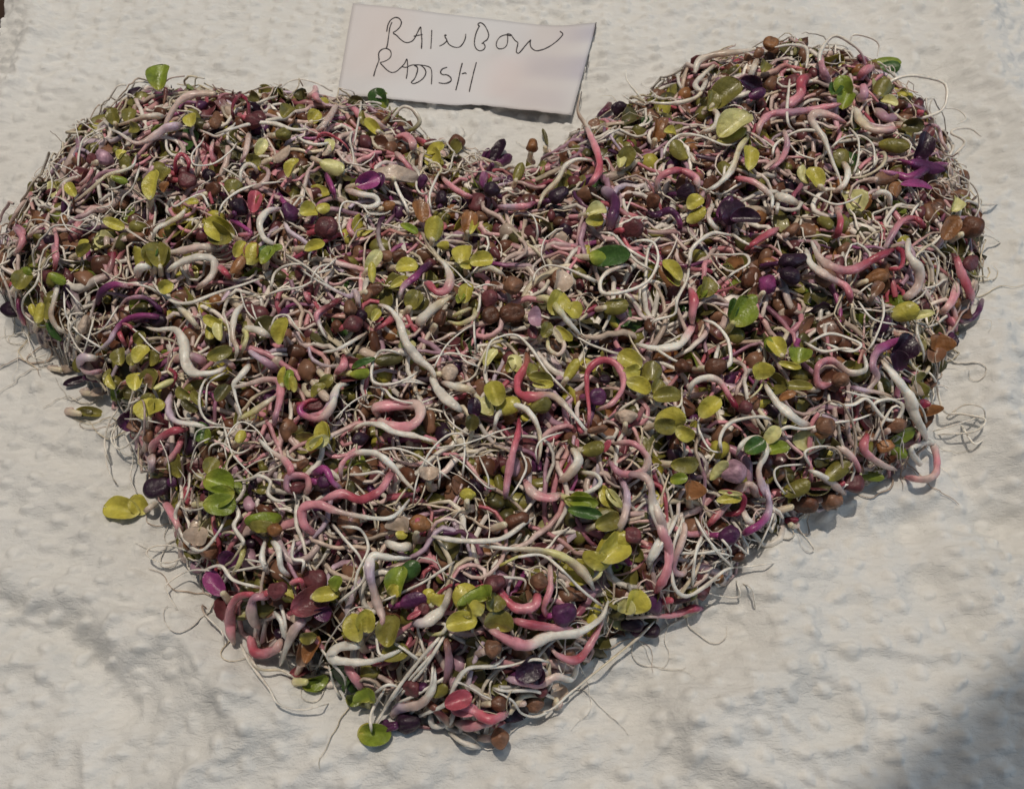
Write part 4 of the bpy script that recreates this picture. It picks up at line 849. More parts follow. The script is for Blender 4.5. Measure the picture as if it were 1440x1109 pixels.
s^4 white and rose s hook around violet curl; t CWpPRP 20-34-52-46-36-24 640,70 680,100 700,160 680,205 640,210 605,175 585,180
s^3 fat cream stem under the s hook; t WWCT 60-60-40-24 560,345 620,290 670,250 720,215
d^3 dark brown seed with cream curl; c b 655,320 90 74 60; 
s^4 cream yellow curled root holding a brown seed; t CyCy 22-30-34-24 690,335 740,345 800,315 800,280 ; t yC 26-22 710,315 760,290 790,280
s^2 small green leaf above cream curl; l Y 770,220 90 66 80; l G 745,240 50 40 60
s^1 olive round seed leaf in shade; l O 545,245 90 80 60; l o 580,260 60 50 70
s^3 lilac stem tapering to a long white root; t pLWW 40-36-24-14-10 315,280 300,210 270,230 150,170 60,110
s^3 rose stem with dark red head; t WPPNr 14-30-32-34-40 185,400 140,340 140,300 190,270 240,240
d^3 glossy brown seed; c B 275,280 90 76 100
d^2 dark plum seed coat cluster; c N 290,345 110 90 20; c D 325,310 60 60 0; c b 220,355 70 60 90
s^2 rose stem stub with red yellow bud; t PRP 40-44-36 460,310 440,335 380,370; l Y 385,310 60 40 60; l R 400,330 40 26 40
s^3 cream white stem lying low left; t WWT 22-30-16 160,465 220,455 300,410 350,380
s^3 long white stem flowing down to the centre; t pWWWWT 20-30-50-60-40-20 380,260 440,280 480,330 510,420 560,490 620,540 640,600
s^3 white root dropping straight from cream curl; r WWW 22-16-14 825,210 820,280 800,330 805,460
s^3 white loop root over green leaf; r WWWWW 14-18-22-18-12 570,540 530,570 450,600 375,590 370,520 400,465 450,460 500,480
s^2 dark leaf with bright green tip; l G 320,555 100 50 0; l g 330,510 110 34 20; l o 440,495 120 56 10
d^2 pale brown round seed; c T 695,550 100 90 10; 
s^3 thin long roots fanned toward the centre; r WWW 14-16-10 600,500 700,470 830,500 ; r WWW 10-12-8 620,550 680,440 760,370 820,340; r WW 14-12 440,620 520,590 600,600 ; r WW 12-10 720,440 760,500 830,530
s^3 stout white stem from the centre to left; t WWWW 34-50-60-30 620,560 640,610 680,660 760,720 
s^2 pink ring of thick stem; t pPpPp 50-60-60-50 400,740 380,700 460,690 560,690 570,740 520,780 440,770 390,745
s^3 fat white stem below the pink ring; t TWWWT 20-34-40-36-20 280,800 330,770 400,770 460,800 560,820 660,850
s^3 knot of fine white roots; r WWWW 14-14-12 350,610 420,620 460,660 560,680 650,650 ; r WWW 12-10 360,580 400,610 430,650 ; r WW 12-10 200,760 280,680 350,640 ; r WW 10-10 470,590 540,580 600,600
s^3 big white stem with magenta hollow; t WWLPK 30-40-50-40-24 270,600 225,610 200,670 160,720 90,735
d^2 light green bean pair; c O 185,590 76 44 -50; c O 150,625 84 44 -60
s^2 salmon short stem hooked; t RPP 40-44-30 250,480 250,520 215,555
s^3 pinkish beige bean leaves below; l T 160,640 80 40 -50; l T 610,975 60 90 90
d^2 dark brown wide seed; c b 380,200 90 60 20; c B 350,225 70 50 60
d^2 twin brown seeds in the shade; c b 480,60 90 70 20; c B 430,60 70 70 50
d^3 large brown seed in the cluster; c B 965,185 110 100 10
d^2 dark red brown seed; c N 865,240 100 90 80; c b 870,310 90 90 20
d^1 wide brown seed in the dark; c b 960,300 130 100 0
s^3 tan cupped shell leaf with pale edge; l T 1160,165 100 90 80 1; l B 1160,150 70 60 80
s^3 grey mauve round seed leaf; l K 1055,320 60 90 0; l N 1050,380 60 50 90
s^3 white stem running into a yellow leaf; t CyWW 30-44-40-14 1050,240 1110,240 1160,290 1200,340 1255,400; l Y 1150,260 110 110 60; l Y 1215,290 80 80 -50
s^3 wide white ring root; r WWWW 16-14-18-36 1045,190 1060,130 1110,100 1180,110 1250,140 1320,170
s^3 cream stem passing yellow bud; t WCW 24-40-20 800,130 860,110 930,145 
s^3 thin white long bow; r WWWW 9-10-14 660,70 720,120 790,190 850,180 910,190
s^2 yellow olive folded leaf under the mauve leaf; l O 1100,370 70 60 60; l Y 1180,385 90 44 -40; l C 1150,395 70 30 -60
s^3 cream u shaped stem; t yCpC 22-30-34-24 1110,400 1115,450 1155,475 1180,440 1160,400
s^2 dark olive leaf at the right; l O 1395,270 110 76 10; 
s^3 rose orange stem with a round brown head; t BRRTWW 50-44-50-60-30-16 1025,465 1020,520 985,580 990,640 1050,655 1130,650 1210,720 1295,825
s^3 wide thin flat root drawn as an arch; r TTTT 12-16-24-16 840,590 860,440 910,400 980,395 1040,450 1110,550 1210,655
s^2 pale small leaf buds near arch; l y 870,490 90 50 60; l y 970,510 80 60 100; l O 950,520 70 50 60
s^4 bright yellow leaf bud opening; l Y 885,640 110 90 110; l Y 940,690 110 80 20; l y 860,690 90 70 120
s^4 white stem arching over a salmon stem; t WWWCT 30-40-46-34-16 885,790 900,730 950,695 1010,700 1060,760 1080,850 1070,940
s^4 long salmon stem reaching down; t rRPPK 20-36-40-48-30 990,735 985,800 960,900 940,1000 930,1080
s^3 white bud stem beside the yellow bud; t WyTp 30-40-36 800,640 850,700 880,740
s^3 pale cream fat stem; t pWCT 30-44-36-20 660,590 720,610 780,620 810,640
d^2 brown olive round seed; c O 1080,690 120 90 10; 
s^3 olive leaves with wide flat bases; l O 1080,580 110 60 -10; l Y 1090,600 90 40 0; l O 1040,540 70 50 60
s^3 yellow pointed leaf blade; l Y 1210,540 110 50 60; 
s^4 coral hairpin loop of thick stem; t PRRRPPp 24-28-40-44-42-38-30 1280,790 1285,720 1275,610 1280,545 1330,500 1390,510 1425,560 1425,620 1380,680 1310,710
s^3 dark violet seed inside the coral hairpin; c V 1320,655 90 90 0; c D 1350,580 60 50 0
s^2 rose tangled foot of the hairpin; t rRP 24-26-20 1230,740 1250,800 1280,790 
s^3 black ribbed leaf standing narrow; l D 800,700 90 60 90; l o 790,760 70 60 80
s^3 yellow winged butterfly leaf; l Y 170,800 90 50 100; l y 145,840 90 56 20; r WW 12-9 150,810 190,860 200,890
s^3 white round arc root leading to pink; t pPWWWT 26-36-34-50-30-14 240,1000 240,940 290,895 380,890 450,940 510,1010 560,1060
s^2 second paler arc inside the pink ring; r WWW 16-20-14 260,980 320,980 400,970 430,1000
s^3 broad rose stem with swollen middle; t PPRRPN 30-50-50-50-44-24 150,1090 240,1060 320,1085 400,1050 440,990 460,960
s^2 cream bean seed standing; c T 610,985 60 90 90; 
s^3 yellow oval bud in the shade; c Y 770,1065 70 90 90; 
s^3 thin white roots in a crossing net; r WWW 12-14-10 540,1109 560,1000 610,890 680,820 740,810 760,860 750,1000; r WW 12-12 640,890 655,960 650,1040; r WW 10-12 690,890 760,940 850,1030 900,1040; r WW 12-10 970,780 900,800 760,850 600,870 470,860; r WW 12-12 820,900 860,1000 850,1060
s^3 long white strand from left to the centre; r WWWW 16-14-12 380,880 470,870 560,900 620,940 700,1000
s^3 white root looping at lower right; r WWW 14-16-12 995,880 1020,940 1000,1000 950,1080 ; r WWWW 12-14 1070,940 1060,880 1090,830 1180,800
s^3 heavy cream twisted stem cluster; t CWTp 44-60-50-40 1215,870 1240,920 1200,980 1160,1010 ; t WWWC 20-24-30-20 1180,1050 1260,1060 1330,1020 1310,980 1240,970
s^2 pink wide stem near the cluster; t PpPp 30-56-50-36 1010,1000 1050,1060 1120,1080 1160,1060
s^2 olive pink seed leaf; l O 1300,870 100 70 10; l R 1360,860 60 30 60
s^3 bright green leaf with dark vein; l G 1250,1090 110 70 -10; l y 1390,1080 100 44 130
s^2 brown blurred seed coat pair; c B 1320,790 120 50 10
s^2 magenta seed beneath a violet horn; c V 170,1010 90 70 0; c N 60,1030 110 70 10
s^2 white stalk bundle upper left; r WWWW 20-18-14-12 0,60 60,90 130,130 220,110; r WW 14-12 20,230 80,190 150,130 230,60; r WWW 14-12 100,90 110,40 150,0
s^2 dark seed pair under white strands; c N 100,190 80 60 90; c D 320,830 90 60 20
@ 840 340 2.4
s^3 olive yellow leaf cluster of four rounded leaves; l Y 110,400 90 70 150; l Y 115,440 74 56 10; l O 180,435 70 74 80; l Y 140,485 90 60 -20
s^3 grey olive oval leaf; l O 235,520 96 60 5; l O 200,490 60 50 60; 
s^4 yellow egg shaped leaf; l Y 380,560 92 62 40; t WC 10-9 290,555 300,600 330,600
s^3 yellow olive heap of leaves; l Y 245,600 110 80 20; l Y 295,645 70 56 -30; l O 230,620 90 60 170
d^2 light brown ribbed bean; c T 95,590 60 100 90; 
s^3 thin root bowl under the olive leaves; r CWC 12-14-10 175,510 190,545 240,560 280,550 285,500
s^3 bright yellow green bud with dark base; l Y 605,355 80 60 120; l G 590,345 60 50 100; c N 630,395 36 24 -40
s^3 small upright green leaf; l G 675,385 60 84 90; l Y 650,415 76 26 -10
s^3 rolled olive leaf with thread; l Y 550,435 60 76 100; r yC 12-9 560,470 545,500 500,540
s^3 fat white comma shaped stem; t TWWWp 14-30-44-40-26 560,470 590,520 630,565 680,605 720,620
s^3 white stem bending into dark rose; t WWWpPrr 16-30-44-40-36-30-24 310,520 320,480 360,460 410,470 450,530 480,575
s^2 thin white loop by olive stem; r WWW 10-12-10 340,600 345,640 380,700 420,710 
s^3 broad white root like a folded ribbon; r WWWWW 16-20-20-16 420,710 415,660 450,610 540,590 590,600
s^3 long curved white root at the right; r WWW 20-14-10 600,650 640,625 700,630 800,610 870,600 940,575
s^3 fine long strands from left; r WWW 14-16-12 130,350 200,365 260,400 320,410 ; r WW 16-12 220,350 290,310 ; 
s^3 fat white hanging loop from magenta root; t PWWW 30-34-40-30-16 325,280 300,320 270,350 200,360 130,345
s^3 white stem dropping from left tangle; r WWW 22-18-22-20 360,265 400,280 440,330 450,400 430,420 400,400 410,350
s^3 rose hook around an olive brown seed; t PPPpWW 34-40-34-30-24-16 790,480 745,480 745,420 790,400 850,440 905,430 900,380; c B 820,465 70 66 30
s^3 magenta white stem beside rose hook; t VLpTT 20-26-22-16-12 850,490 900,500 960,510 1010,530
s^3 violet arched stem with black leaf; t VMKpW 30-40-30-20-14 1060,320 1000,340 945,370 930,420 945,460 900,510 860,540; l D 1030,350 90 90 60; l D 1010,400 70 60 100
s^4 big white stem along the right side; t TWWWWp 20-40-56-50-30-20 955,395 1000,450 1050,520 1070,580 1100,640 1115,680
s^3 faint glassy roots trailing on the towel; r WTTT 14-12-10 1110,430 1140,470 1170,570 1230,580 1310,600 1270,640 1150,650; r TT 10-8 1180,590 1240,550 1300,560 1310,600; r TT 12-10 1230,620 1270,680 1300,670; r TT 8-8 1130,640 1230,610 1290,590
s^3 translucent white loop hanging at the rim; t TWWWPpP 16-22-26-30-34-34-30 1120,680 1080,720 1090,750 1060,700 1130,680 1145,770 1110,800 1040,795
s^3 pink sleeve stem at the lower rim; t RPpp 36-40-36-20 910,650 900,700 950,745 1010,770 
s^3 orange brown shriveled seed coat; c B 1010,620 80 60 30; c A 970,690 50 70 110; 
s^2 orange amber bud at the rim; l A 1150,340 60 90 80; l B 1140,380 60 60 70; l R 1160,330 50 20 100
s^2 brown leaf end below the rim; l A 1105,570 40 90 100; l r 1100,545 30 40 80
s^3 flat green leaf slipping out; l G 920,790 90 34 -10; 
s^3 thick beige stem ending at maroon seed; t WpPr 26-40-30-24 800,680 840,710 875,750 885,790; 
d^3 maroon seed at the rim; c N 865,815 90 80 0
d^3 round red brown seed resting on towel; c B 792,870 90 96 0
d^2 wide olive brown seed beside it; c b 700,885 110 90 10
s^3 creamy stem lying over the brown seeds; t WWpp 14-30-36-34 710,770 750,785 800,820 835,850
s^2 olive striped leaf above brown seeds; l O 810,770 100 60 40; l O 670,830 100 60 20; l o 740,830 90 50 10
d^1 red bean with pale thread; c r 650,940 34 70 100; 
s^3 vivid green small leaf; l G 610,700 76 50 5; l g 530,690 80 60 30; l y 590,650 70 50 50
s^3 arched pale root over green leaf; t WWTWpLM 18-24-26-30-30-36-28 470,720 490,680 540,660 570,700 545,770 560,830 590,880
s^4 long lilac stem with magenta foot; t LLMM 30-36-40-30 570,820 580,900 550,950 490,985
s^4 mauve egg shaped seed coat with yellow rim; c K 460,775 110 100 10; l y 410,770 90 40 50; 
s^3 green leaf mostly in profile; l O 295,750 100 60 0; l G 275,800 60 40 10
s^3 pale green slice leaf on rose base; l Y 445,868 86 36 5; t RrR 36-30-20 420,840 490,860 480,910 430,920; l y 450,845 80 20 0
s^2 amber leaf standing alone; l A 310,835 66 84 90
d^3 violet seed glowing at its end; c V 445,990 96 80 0
s^2 pink stem hidden behind the violet seed; t Rpp 30-40-44 370,960 500,820 540,860
s^3 pink root ring around green leaf; t pPpPK 24-30-34-34-30 50,680 120,680 170,730 150,775 80,780 40,740
s^4 coral white stem running down the middle; t KpWPP 30-40-44-40-32 80,780 170,800 190,900 215,970 240,1040 235,1104
s^3 pale lilac upright stem; t KLpC 30-30-36-20 75,790 100,850 90,930 60,990 
s^3 large yellow folded leaf at the lower left; l Y 60,1010 100 70 20; l Y 25,1040 110 60 60; t Cy 14-10 80,970 50,1040 30,1080
s^2 olive yellow wide leaf; l Y 40,860 90 50 130; l O 30,930 90 80 0
s^3 white vertical strands in a bundle; r WWWW 24-22-16 270,920 240,980 190,1060 170,1104 ; r WW 20-16 290,930 270,1040 ; r WW 16-12 330,930 370,1000 440,1080 ; r WW 14-10 360,970 330,1060 300,1104; r WW 12-10 250,1050 400,1050 460,1060; r WW 14-10 400,980 450,1050 380,1090
s^3 pale stem fork near the violet seed; t pWT 24-30-14 490,900 510,940 560,970; r WW 12-10 600,900 570,980 540,1040 
s^2 round cream roots above brown seeds; r WWW 14-14-12 720,760 700,710 750,690 800,700 790,740 ; r WW 12-10 640,860 600,800 610,760 700,750
s^3 white ring chains at the right; r WWWW 16-18-14 780,510 790,545 860,550 910,530 960,590 1010,600 1030,550 980,530 930,550 940,590; r WW 12-10 820,500 900,520 990,540
s^3 tangled fine roots above rose hook; r WWWW 14-12-12 700,350 780,310 860,330 890,350 850,370 760,340; r WWW 12-10 880,200 930,260 1010,280 ; r WW 12-10 960,180 965,250 930,340 900,380; r WWW 20-16 700,340 760,370 830,360 880,370
s^2 root dropping from the rim; r TWT 12-14-10 1080,260 1080,310 1100,370 1100,410
s^2 dark brown seed coats in shadow; c b 400,420 90 70 10; c N 500,560 60 50 10; c b 290,420 80 60 0
d^2 dark rust seed; c B 770,620 90 80 20; c A 760,640 70 50 0
s^3 olive thin leaf and orange stalk; l O 680,490 90 40 170; l A 640,520 60 30 20
@ 0 700 2.25
s^3 green leaf pair lying out on the towel; l Y 390,40 120 76 170 .7; l Y 445,25 70 60 120; t TW 20-30 460,40 490,20 
s^4 large light green leaf; l G 695,22 100 74 0 .4
s^3 salmon stem beside white hoop; t PPp 30-34-26 520,10 550,60 575,120
s^3 broad white hoop root; r WWWW 16-16-14-14 575,0 555,60 590,140 640,165 690,110 720,50
d^3 orange bean shaped seed; c A 868,100 70 50 0
s^1 brown red seed coat with pale base; c B 660,165 70 70 0; l T 630,120 60 80 80
s^2 fine wiry loop on the towel; r TTTT 9-8 590,185 520,205 465,180 480,155 540,150 600,170
s^2 crooked dark thread root; r TTB 8-10-6 710,465 700,420 650,370 640,340 655,350
s^2 grey wisp bent like an elbow; r TTT 10-8 690,230 600,230 530,270 530,300 565,360
s^2 magenta leaf under white root; l M 680,270 100 60 130; 
s^3 pair of long white roots leaping over magenta; r WWW 16-16-12 650,225 700,215 740,260 830,285 ; r WWW 12-10 720,235 840,210 760,190
s^3 olive stem rising beside magenta; t CyO 20-26-26 735,245 760,200 775,150
s^3 green tall leaf beside orange bean; l G 830,70 50 120 95; l O 820,90 40 100 90
s^3 white hooked roots in pairs; t WWW 16-26-18 840,130 830,190 850,240; t WWWW 20-34-24-14 860,135 880,160 890,220 920,250; r WWW 14-16-10 930,130 925,190 960,200 955,240
s^3 white root with a double bend; r WWW 16-20-14 730,0 755,50 740,90 770,140 740,155
s^3 long pale arched root with rose body; t PPPpWWW 56-50-44-34-22-18-14 990,110 960,80 960,30 1010,20 1060,40 1150,60 1240,60 1300,0
s^2 red pink seed beside arched root; c R 1325,85 70 76 0; l T 1275,80 50 90 90; l Y 1270,115 40 30 0
s^2 cream end of fat stem; t WWC 34-40-30 1220,140 1260,155 1300,150
s^3 green leaf pair at the middle; l G 1260,265 100 70 80; l g 1290,235 90 60 40; l Y 1245,290 40 50 60
s^4 white stem bending down to coral; t WWWLppP 16-24-40-44-40-34-26 1300,190 1240,190 1180,185 1170,240 1190,320 1210,380 1200,420
s^3 long white roots streaming; r WWWW 16-14-14-12 1050,80 1090,130 1140,190 1150,260 1060,340; r WW 14-12 1080,90 1140,100 1165,160 1130,240 1120,320; r WWW 16-12 1439,200 1350,260 1270,300 1200,330
d^3 purple egg shaped seed; c N 878,290 84 64 20
s^3 pink lilac stems under purple seed; t PKpp 36-40-44-30 850,310 800,320 800,380 820,410; t PRP 30-26 920,270 950,260 960,290
s^3 coral stem bent at the left edge; t RRPPp 24-30-40-44-26 820,305 760,310 730,350 730,420 740,460
s^3 pink folded leaf stub; t PRPp 40-46-50-40 790,440 810,490 870,480 890,450
s^3 silver white drop shaped root; t WWWW 12-28-30-16 865,355 890,390 900,430 915,450; r WW 16-14 885,330 900,380 905,440
s^2 purple leaf with pale green mate; l N 980,330 130 90 30; l T 940,370 50 90 90; l V 1020,360 60 50 0
s^3 yellow green pointed leaf; l Y 1030,305 90 50 10; l G 1070,270 50 50 60
s^3 twin yellow leaf with shadow between; l Y 1125,410 90 70 110; l Y 1160,385 80 64 90; 
s^2 pale green large leaf in shade; l O 1240,420 100 80 80; l O 1250,490 90 60 10
s^3 light lilac and white sloping stem; t LpWW 36-44-30-16 970,380 930,420 900,490 885,530
s^2 peach brown bud with olive petals; l B 960,490 90 50 80; l A 990,480 90 50 70; l O 975,440 60 40 10; l N 960,545 90 36 20
s^3 small green leaf lying near towel; l G 1000,575 80 50 10; l G 990,595 70 36 0
s^3 thick white open hook; t WWWWW 24-44-40-26-14 1150,470 1080,470 1045,500 1080,515 1180,515 1290,470
s^2 long thin root along the lower rim; r TTTTT 14-10-8 760,460 790,520 850,600 880,650 950,670 1040,650
s^2 wide flat root beside it; r WCW 14-12-10 780,490 820,540 890,545 940,575
s^3 fine strands hanging at the rim; r WWW 14-10 1010,470 1050,520 1090,570 1095,620 ; r WW 12 1040,530 1060,600 1080,630 ; r WWW 12-14-12 1180,425 1250,460 1340,520
s^2 salmon stem near lower rim; t PPK 40-36-24 1095,530 1130,580 1150,620
s^3 green leaf pair at lower rim; l G 1165,620 50 80 95; l G 1120,635 60 40 0; l O 1140,640 60 40 -20
s^4 green broad leaf hanging out at the bottom; l G 1190,745 110 70 0; l Y 1160,745 60 60 10; r WWW 14-20-14 1175,740 1175,680 1220,600
s^3 heavy pale lilac hooked stem; t WWWppLp 14-24-36-44-46-40 1375,530 1370,600 1330,650 1270,660 1240,690
s^3 parallel long white roots; r WWW 16-18-14 1400,430 1330,510 1260,600 1210,680 1180,730; r WWW 14-14-12 1420,560 1320,620 1250,650; r WW 14-10 1380,480 1290,580 1230,650
s^2 dark purple seed coats under hooked stem; c D 1290,710 100 70 10; c V 1330,600 70 50 20
s^2 brown bulky stems at the bottom edge; t BNT 30-40-30 1350,640 1400,690 1430,720 ; t KT 30-36 1430,560 1439,640
s^3 rose oval bean between stems; c N 1340,350 50 60 80; t PR 30-24 1310,380 1330,330
s^3 white roots over olive bed; r WWW 14-14-12 1190,430 1200,490 1230,500 ; r WWW 12-12 1180,620 1230,590 1290,610
@ 560 700 2.25
s^4 cupped yellow leaf like a scoop; l Y 680,160 120 90 40 1; l Y 630,200 60 100 70; t CyY 14-20-24 610,265 640,240 640,200
s^4 kidney shaped yellow leaf; l Y 748,325 80 84 70; l y 720,340 50 60 80
s^4 bright yellow leaf trio; l Y 225,325 120 90 130; l Y 200,395 100 66 10; l G 270,300 50 130 110; l O 215,350 70 40 130
s^3 olive round leaf pair; l O 320,385 70 96 80; l O 300,330 60 70 60
s^4 pale violet fat stem at the left; t LWWT 30-50-40-34 45,395 90,390 140,350 165,290
s^2 small cream ring root; r WyWC 14-18-14 85,405 100,430 140,425 150,400 110,395
s^3 yellow bud row; l Y 105,320 40 60 90; l Y 135,325 40 70 80; l Y 95,300 30 40 90
s^3 coral forked stem with brown seed; t RRPR 30-44-46-40 305,280 370,345 430,340 440,300; c B 445,265 70 70 0
d^2 dark rust seed above fork; c N 305,270 90 80 20
d^4 large glossy maroon violet seed; c V 525,365 96 90 10
s^3 pink stem hugging the maroon violet seed; t PPp 26-36-30 480,380 460,350 480,290 480,210
s^4 great white stem sweeping across the tip; t WWWWWPPp 16-20-30-40-46-50-44-30 665,325 640,380 570,425 480,435 410,465 340,445 270,400
s^3 coral thick stem along the white sweep; t PRPP 36-44-40-30 360,385 420,400 500,410 560,420
s^3 coral foot bent below the sweep; t WPPRPp 16-26-34-36-26-20 655,370 620,440 570,510 510,500 480,470
s^3 rose pink tube pointing to right edge; t WTpPPRM 12-14-18-30-44-40-30 710,380 800,375 870,370 930,350 960,350
s^4 long salmon tube down from the right; t WpPPR 30-36-40-40-36 810,0 830,70 855,160 850,230 815,300
s^3 slim white stem pair; t WWW 26-40-28 870,70 830,140 790,210
s^2 dark purple seed below right tube; c D 800,420 70 60 10; c D 740,400 90 60 0
s^2 maroon flat seed; c N 900,320 90 40 5; 
s^3 olive green leaf with a dark vein; l O 660,75 90 60 20; l g 590,45 110 40 -10; l G 580,10 110 50 0
d^3 orange pink seed; c A 65,80 66 80 80
s^3 white stems in a wide hollow loop; r WWWWW 14-18-20-16 900,70 870,160 870,270 910,310 970,280 1030,230 1060,220; r WW 14-12 960,90 1000,160 1060,220 ; r WWWW 16-16 930,280 940,180 960,120 ; r WW 12-12 870,170 950,175 1040,160
s^3 pale pink upside down u stem; t pKpp 26-30-34-26 910,220 900,240 870,220 905,110 895,70
s^2 thin strands off the right flank; r TT 10-8 1060,220 1120,215 1190,205 ; r TT 9-7 1070,260 1080,310 1020,310 980,300 ; r TT 8-6 1090,270 1120,290 1130,350
s^3 long white bow leading right; r WWWW 20-24-20-16 100,120 200,135 320,130 400,80 430,60
s^3 white broad band through lower centre; t WWCyCW 16-22-30-44-40-24 250,150 350,160 450,165 530,190 590,240 620,290
s^3 white long strand beneath the band; r WWWW 12-14-12 360,190 450,180 510,220 580,290 650,345
s^2 thin yellow root through the middle; r Yyy 16-14-12 310,220 380,185 450,170
s^2 white curl above rust seed; r WWW 14-14-10 290,250 340,250 400,260 395,300
s^3 long smooth white arc above the tip; t WWWWT 16-18-24-20-12 340,500 300,530 220,540 180,590 150,650 60,690 0,710
s^3 thin white strand running to the tip; r WWWW 12-14-12-10 480,520 430,510 350,530 260,540
s^3 white forked roots near the tip; r WWWW 12-16-14 300,600 340,610 430,610 510,640 ; r WWW 10-12 300,605 360,640 390,680 440,690 500,660
s^3 pink stem leading into white hook; t LPpWW 26-34-34-28-20 340,570 440,590 500,565 550,570 575,500
s^2 black violet crumpled seed leaf; l D 410,540 100 80 30; l D 440,560 60 50 100
s^3 pale glassy root leaving to the right; r WCTT 14-12-10 810,390 760,440 650,530 540,620 480,670 400,680
s^4 rose red petal cluster at the tip; l R 190,640 90 60 20; l P 210,670 90 44 0; t PPRP 30-44-50-36 150,640 230,670 290,700 345,680; t pPp 30-44-30 180,710 230,720 300,710
d^4 round olive brown seed lowest at the tip; c B 322,760 76 80 0
d^2 dark brown seed above the lowest one; c b 320,650 70 60 0
d^2 grey brown seed coat; c B 430,650 80 60 0; c N 450,610 60 50 0
s^2 pale olive husk at right of tip; l T 505,615 60 60 80; l O 130,610 60 44 30
s^2 pale ring of flat roots; r TTWT 20-26-20 100,680 110,720 160,710 180,670; r TW 18-20 160,740 200,770 260,790
s^2 dark violet seed coats below left; c D 30,710 100 70 20; c N 40,600 70 90 90
s^3 white roots fanning to lower left; r WWW 18-16-12 150,430 80,540 0,630; r WWW 14-12 110,520 100,600 40,680 0,690; r WW 14-12 0,460 70,520
s^2 brown upright stems behind; t BKb 30-34-30 150,440 160,520 145,600; 
d^3 brown seed in the strands; c B 300,475 70 80 20
s^2 brown wide seed; c b 375,70 100 70 20; c N 740,120 70 70 0
s^3 rose seed leaf left of yellow trio; l V 50,330 90 60 10; l R 50,370 50 20 30
"""

# ------------------------------------------------------------------ sprouts and seeds built one by one
ANCH = [((225,110),'at the left lobe peak'),((110,220),'on the left lobe shoulder'),((30,340),'at the far left rim'),((30,430),'at the left corner'),
 ((330,150),'along the left lobe upper rim'),((440,150),'on the left lobe top below the note'),((540,160),'under the lower edge of the note'),((620,210),'left of the notch'),
 ((740,225),'in the notch'),((820,190),'right of the notch'),((910,130),'on the slope right of the note'),((1010,90),'on the right lobe upper slope'),
 ((1090,75),'at the right lobe peak'),((1200,95),'on the right lobe crest'),((1290,160),'on the right lobe shoulder'),((1360,240),'at the upper right rim'),
 ((1380,330),'at the far right rim'),((1365,420),'at the right corner'),((1310,520),'on the lower right rim'),((1290,640),'at the lower right bulge'),
 ((1170,690),'by the lower right edge'),((1090,750),'on the right flank edge'),((1010,830),'near the lower right flank'),((920,870),'on the slope right of the tip'),
 ((800,950),'just right of the bottom tip'),((700,1020),'at the bottom tip'),((570,990),'just left of the bottom tip'),((450,930),'on the slope left of the tip'),
 ((340,870),'at the lower left edge'),((270,780),'on the left flank edge'),((210,690),'by the left flank rim'),((180,590),'on the left flank'),((110,520),'below the left corner'),
 ((150,300),'inside the left lobe'),((250,260),'in the upper left lobe'),((370,250),'in the upper middle of left lobe'),((140,400),'in the left of the heap'),
 ((250,370),'left of centre in left lobe'),((350,370),'in the lower left lobe'),((460,300),'toward the middle of left lobe'),((560,280),'left below the notch'),
 ((660,310),'below the notch'),((760,300),'right below the notch'),((860,270),'in the inner right lobe'),((960,200),'in the upper right lobe'),
 ((1060,170),'in the top of right lobe'),((1160,180),'near the right lobe crest'),((1250,240),'in the outer right lobe'),((1060,270),'in the middle of right lobe'),
 ((1160,300),'right of the middle of right lobe'),((1260,340),'toward the far right'),((960,340),'in the lower right lobe'),((860,380),'right of the heart centre'),
 ((740,400),'at the upper heart centre'),((640,400),'left of the upper centre'),((540,400),'in the upper left middle'),((450,430),'in the left middle'),
 ((240,480),'in the lower part of left side'),((340,480),'in the left centre'),((300,580),'in the left of lower half'),((400,540),'left of the middle'),
 ((520,520),'left of the heart centre'),((620,520),'near the heart centre'),((730,510),'in the very centre'),((840,520),'to the right of centre'),
 ((930,530),'right of centre among olive leaves'),((1040,420),'in the right middle'),((1150,430),'in the outer right middle'),((1250,450),'near the right corner side'),
 ((1040,530),'right of centre'),((1140,560),'in the lower right side'),((1220,560),'near the lower right rim'),((1020,650),'in the right of lower half'),
 ((1120,660),'toward the lower right edge'),((910,650),'right of the lower centre'),((800,650),'in the lower centre right'),((700,650),'in the lower centre'),
 ((600,640),'in the lower centre left'),((500,640),'left of the lower centre'),((400,640),'in the left lower middle'),((300,680),'near the left flank'),
 ((370,760),'inside the left flank'),((480,740),'in the lower left middle'),((590,740),'above the lower middle'),((700,750),'in the lower middle'),
 ((820,740),'right of the lower middle'),((930,750),'inside the right flank'),((400,840),'near the lower left edge'),((500,850),'in the lower left'),
 ((600,850),'above the tip on the left'),((690,860),'straight above the tip'),((790,850),'above the tip on the right'),((880,830),'in the lower right'),
 ((650,940),'close above the tip'),((750,930),'close above the tip on its right'),((530,920),'left above the tip'),((470,980),'beyond the lower left edge'),((60,480),'on the towel by the left corner')]
VIEWN = -FWD
def axes(n, ang):
    """leaf or seed frame: long axis at image angle ang, third axis n"""
    a = math.radians(ang); x = math.cos(a)*RIGHT+math.sin(a)*UP; n = n/np.linalg.norm(n); x = x-(x@n)*n; x /= np.linalg.norm(x)
    return np.stack([x, np.cross(n, x), n])
def blend(codes, n):
    c = np.array([PAL[k] for k in codes]);  c = c if len(c) > 1 else np.vstack([c, c])
    return grad(c[None], n)[0]
things, seen = [], {}
k0 = (0, 0, 1.0)
R1 = random.Random(11)
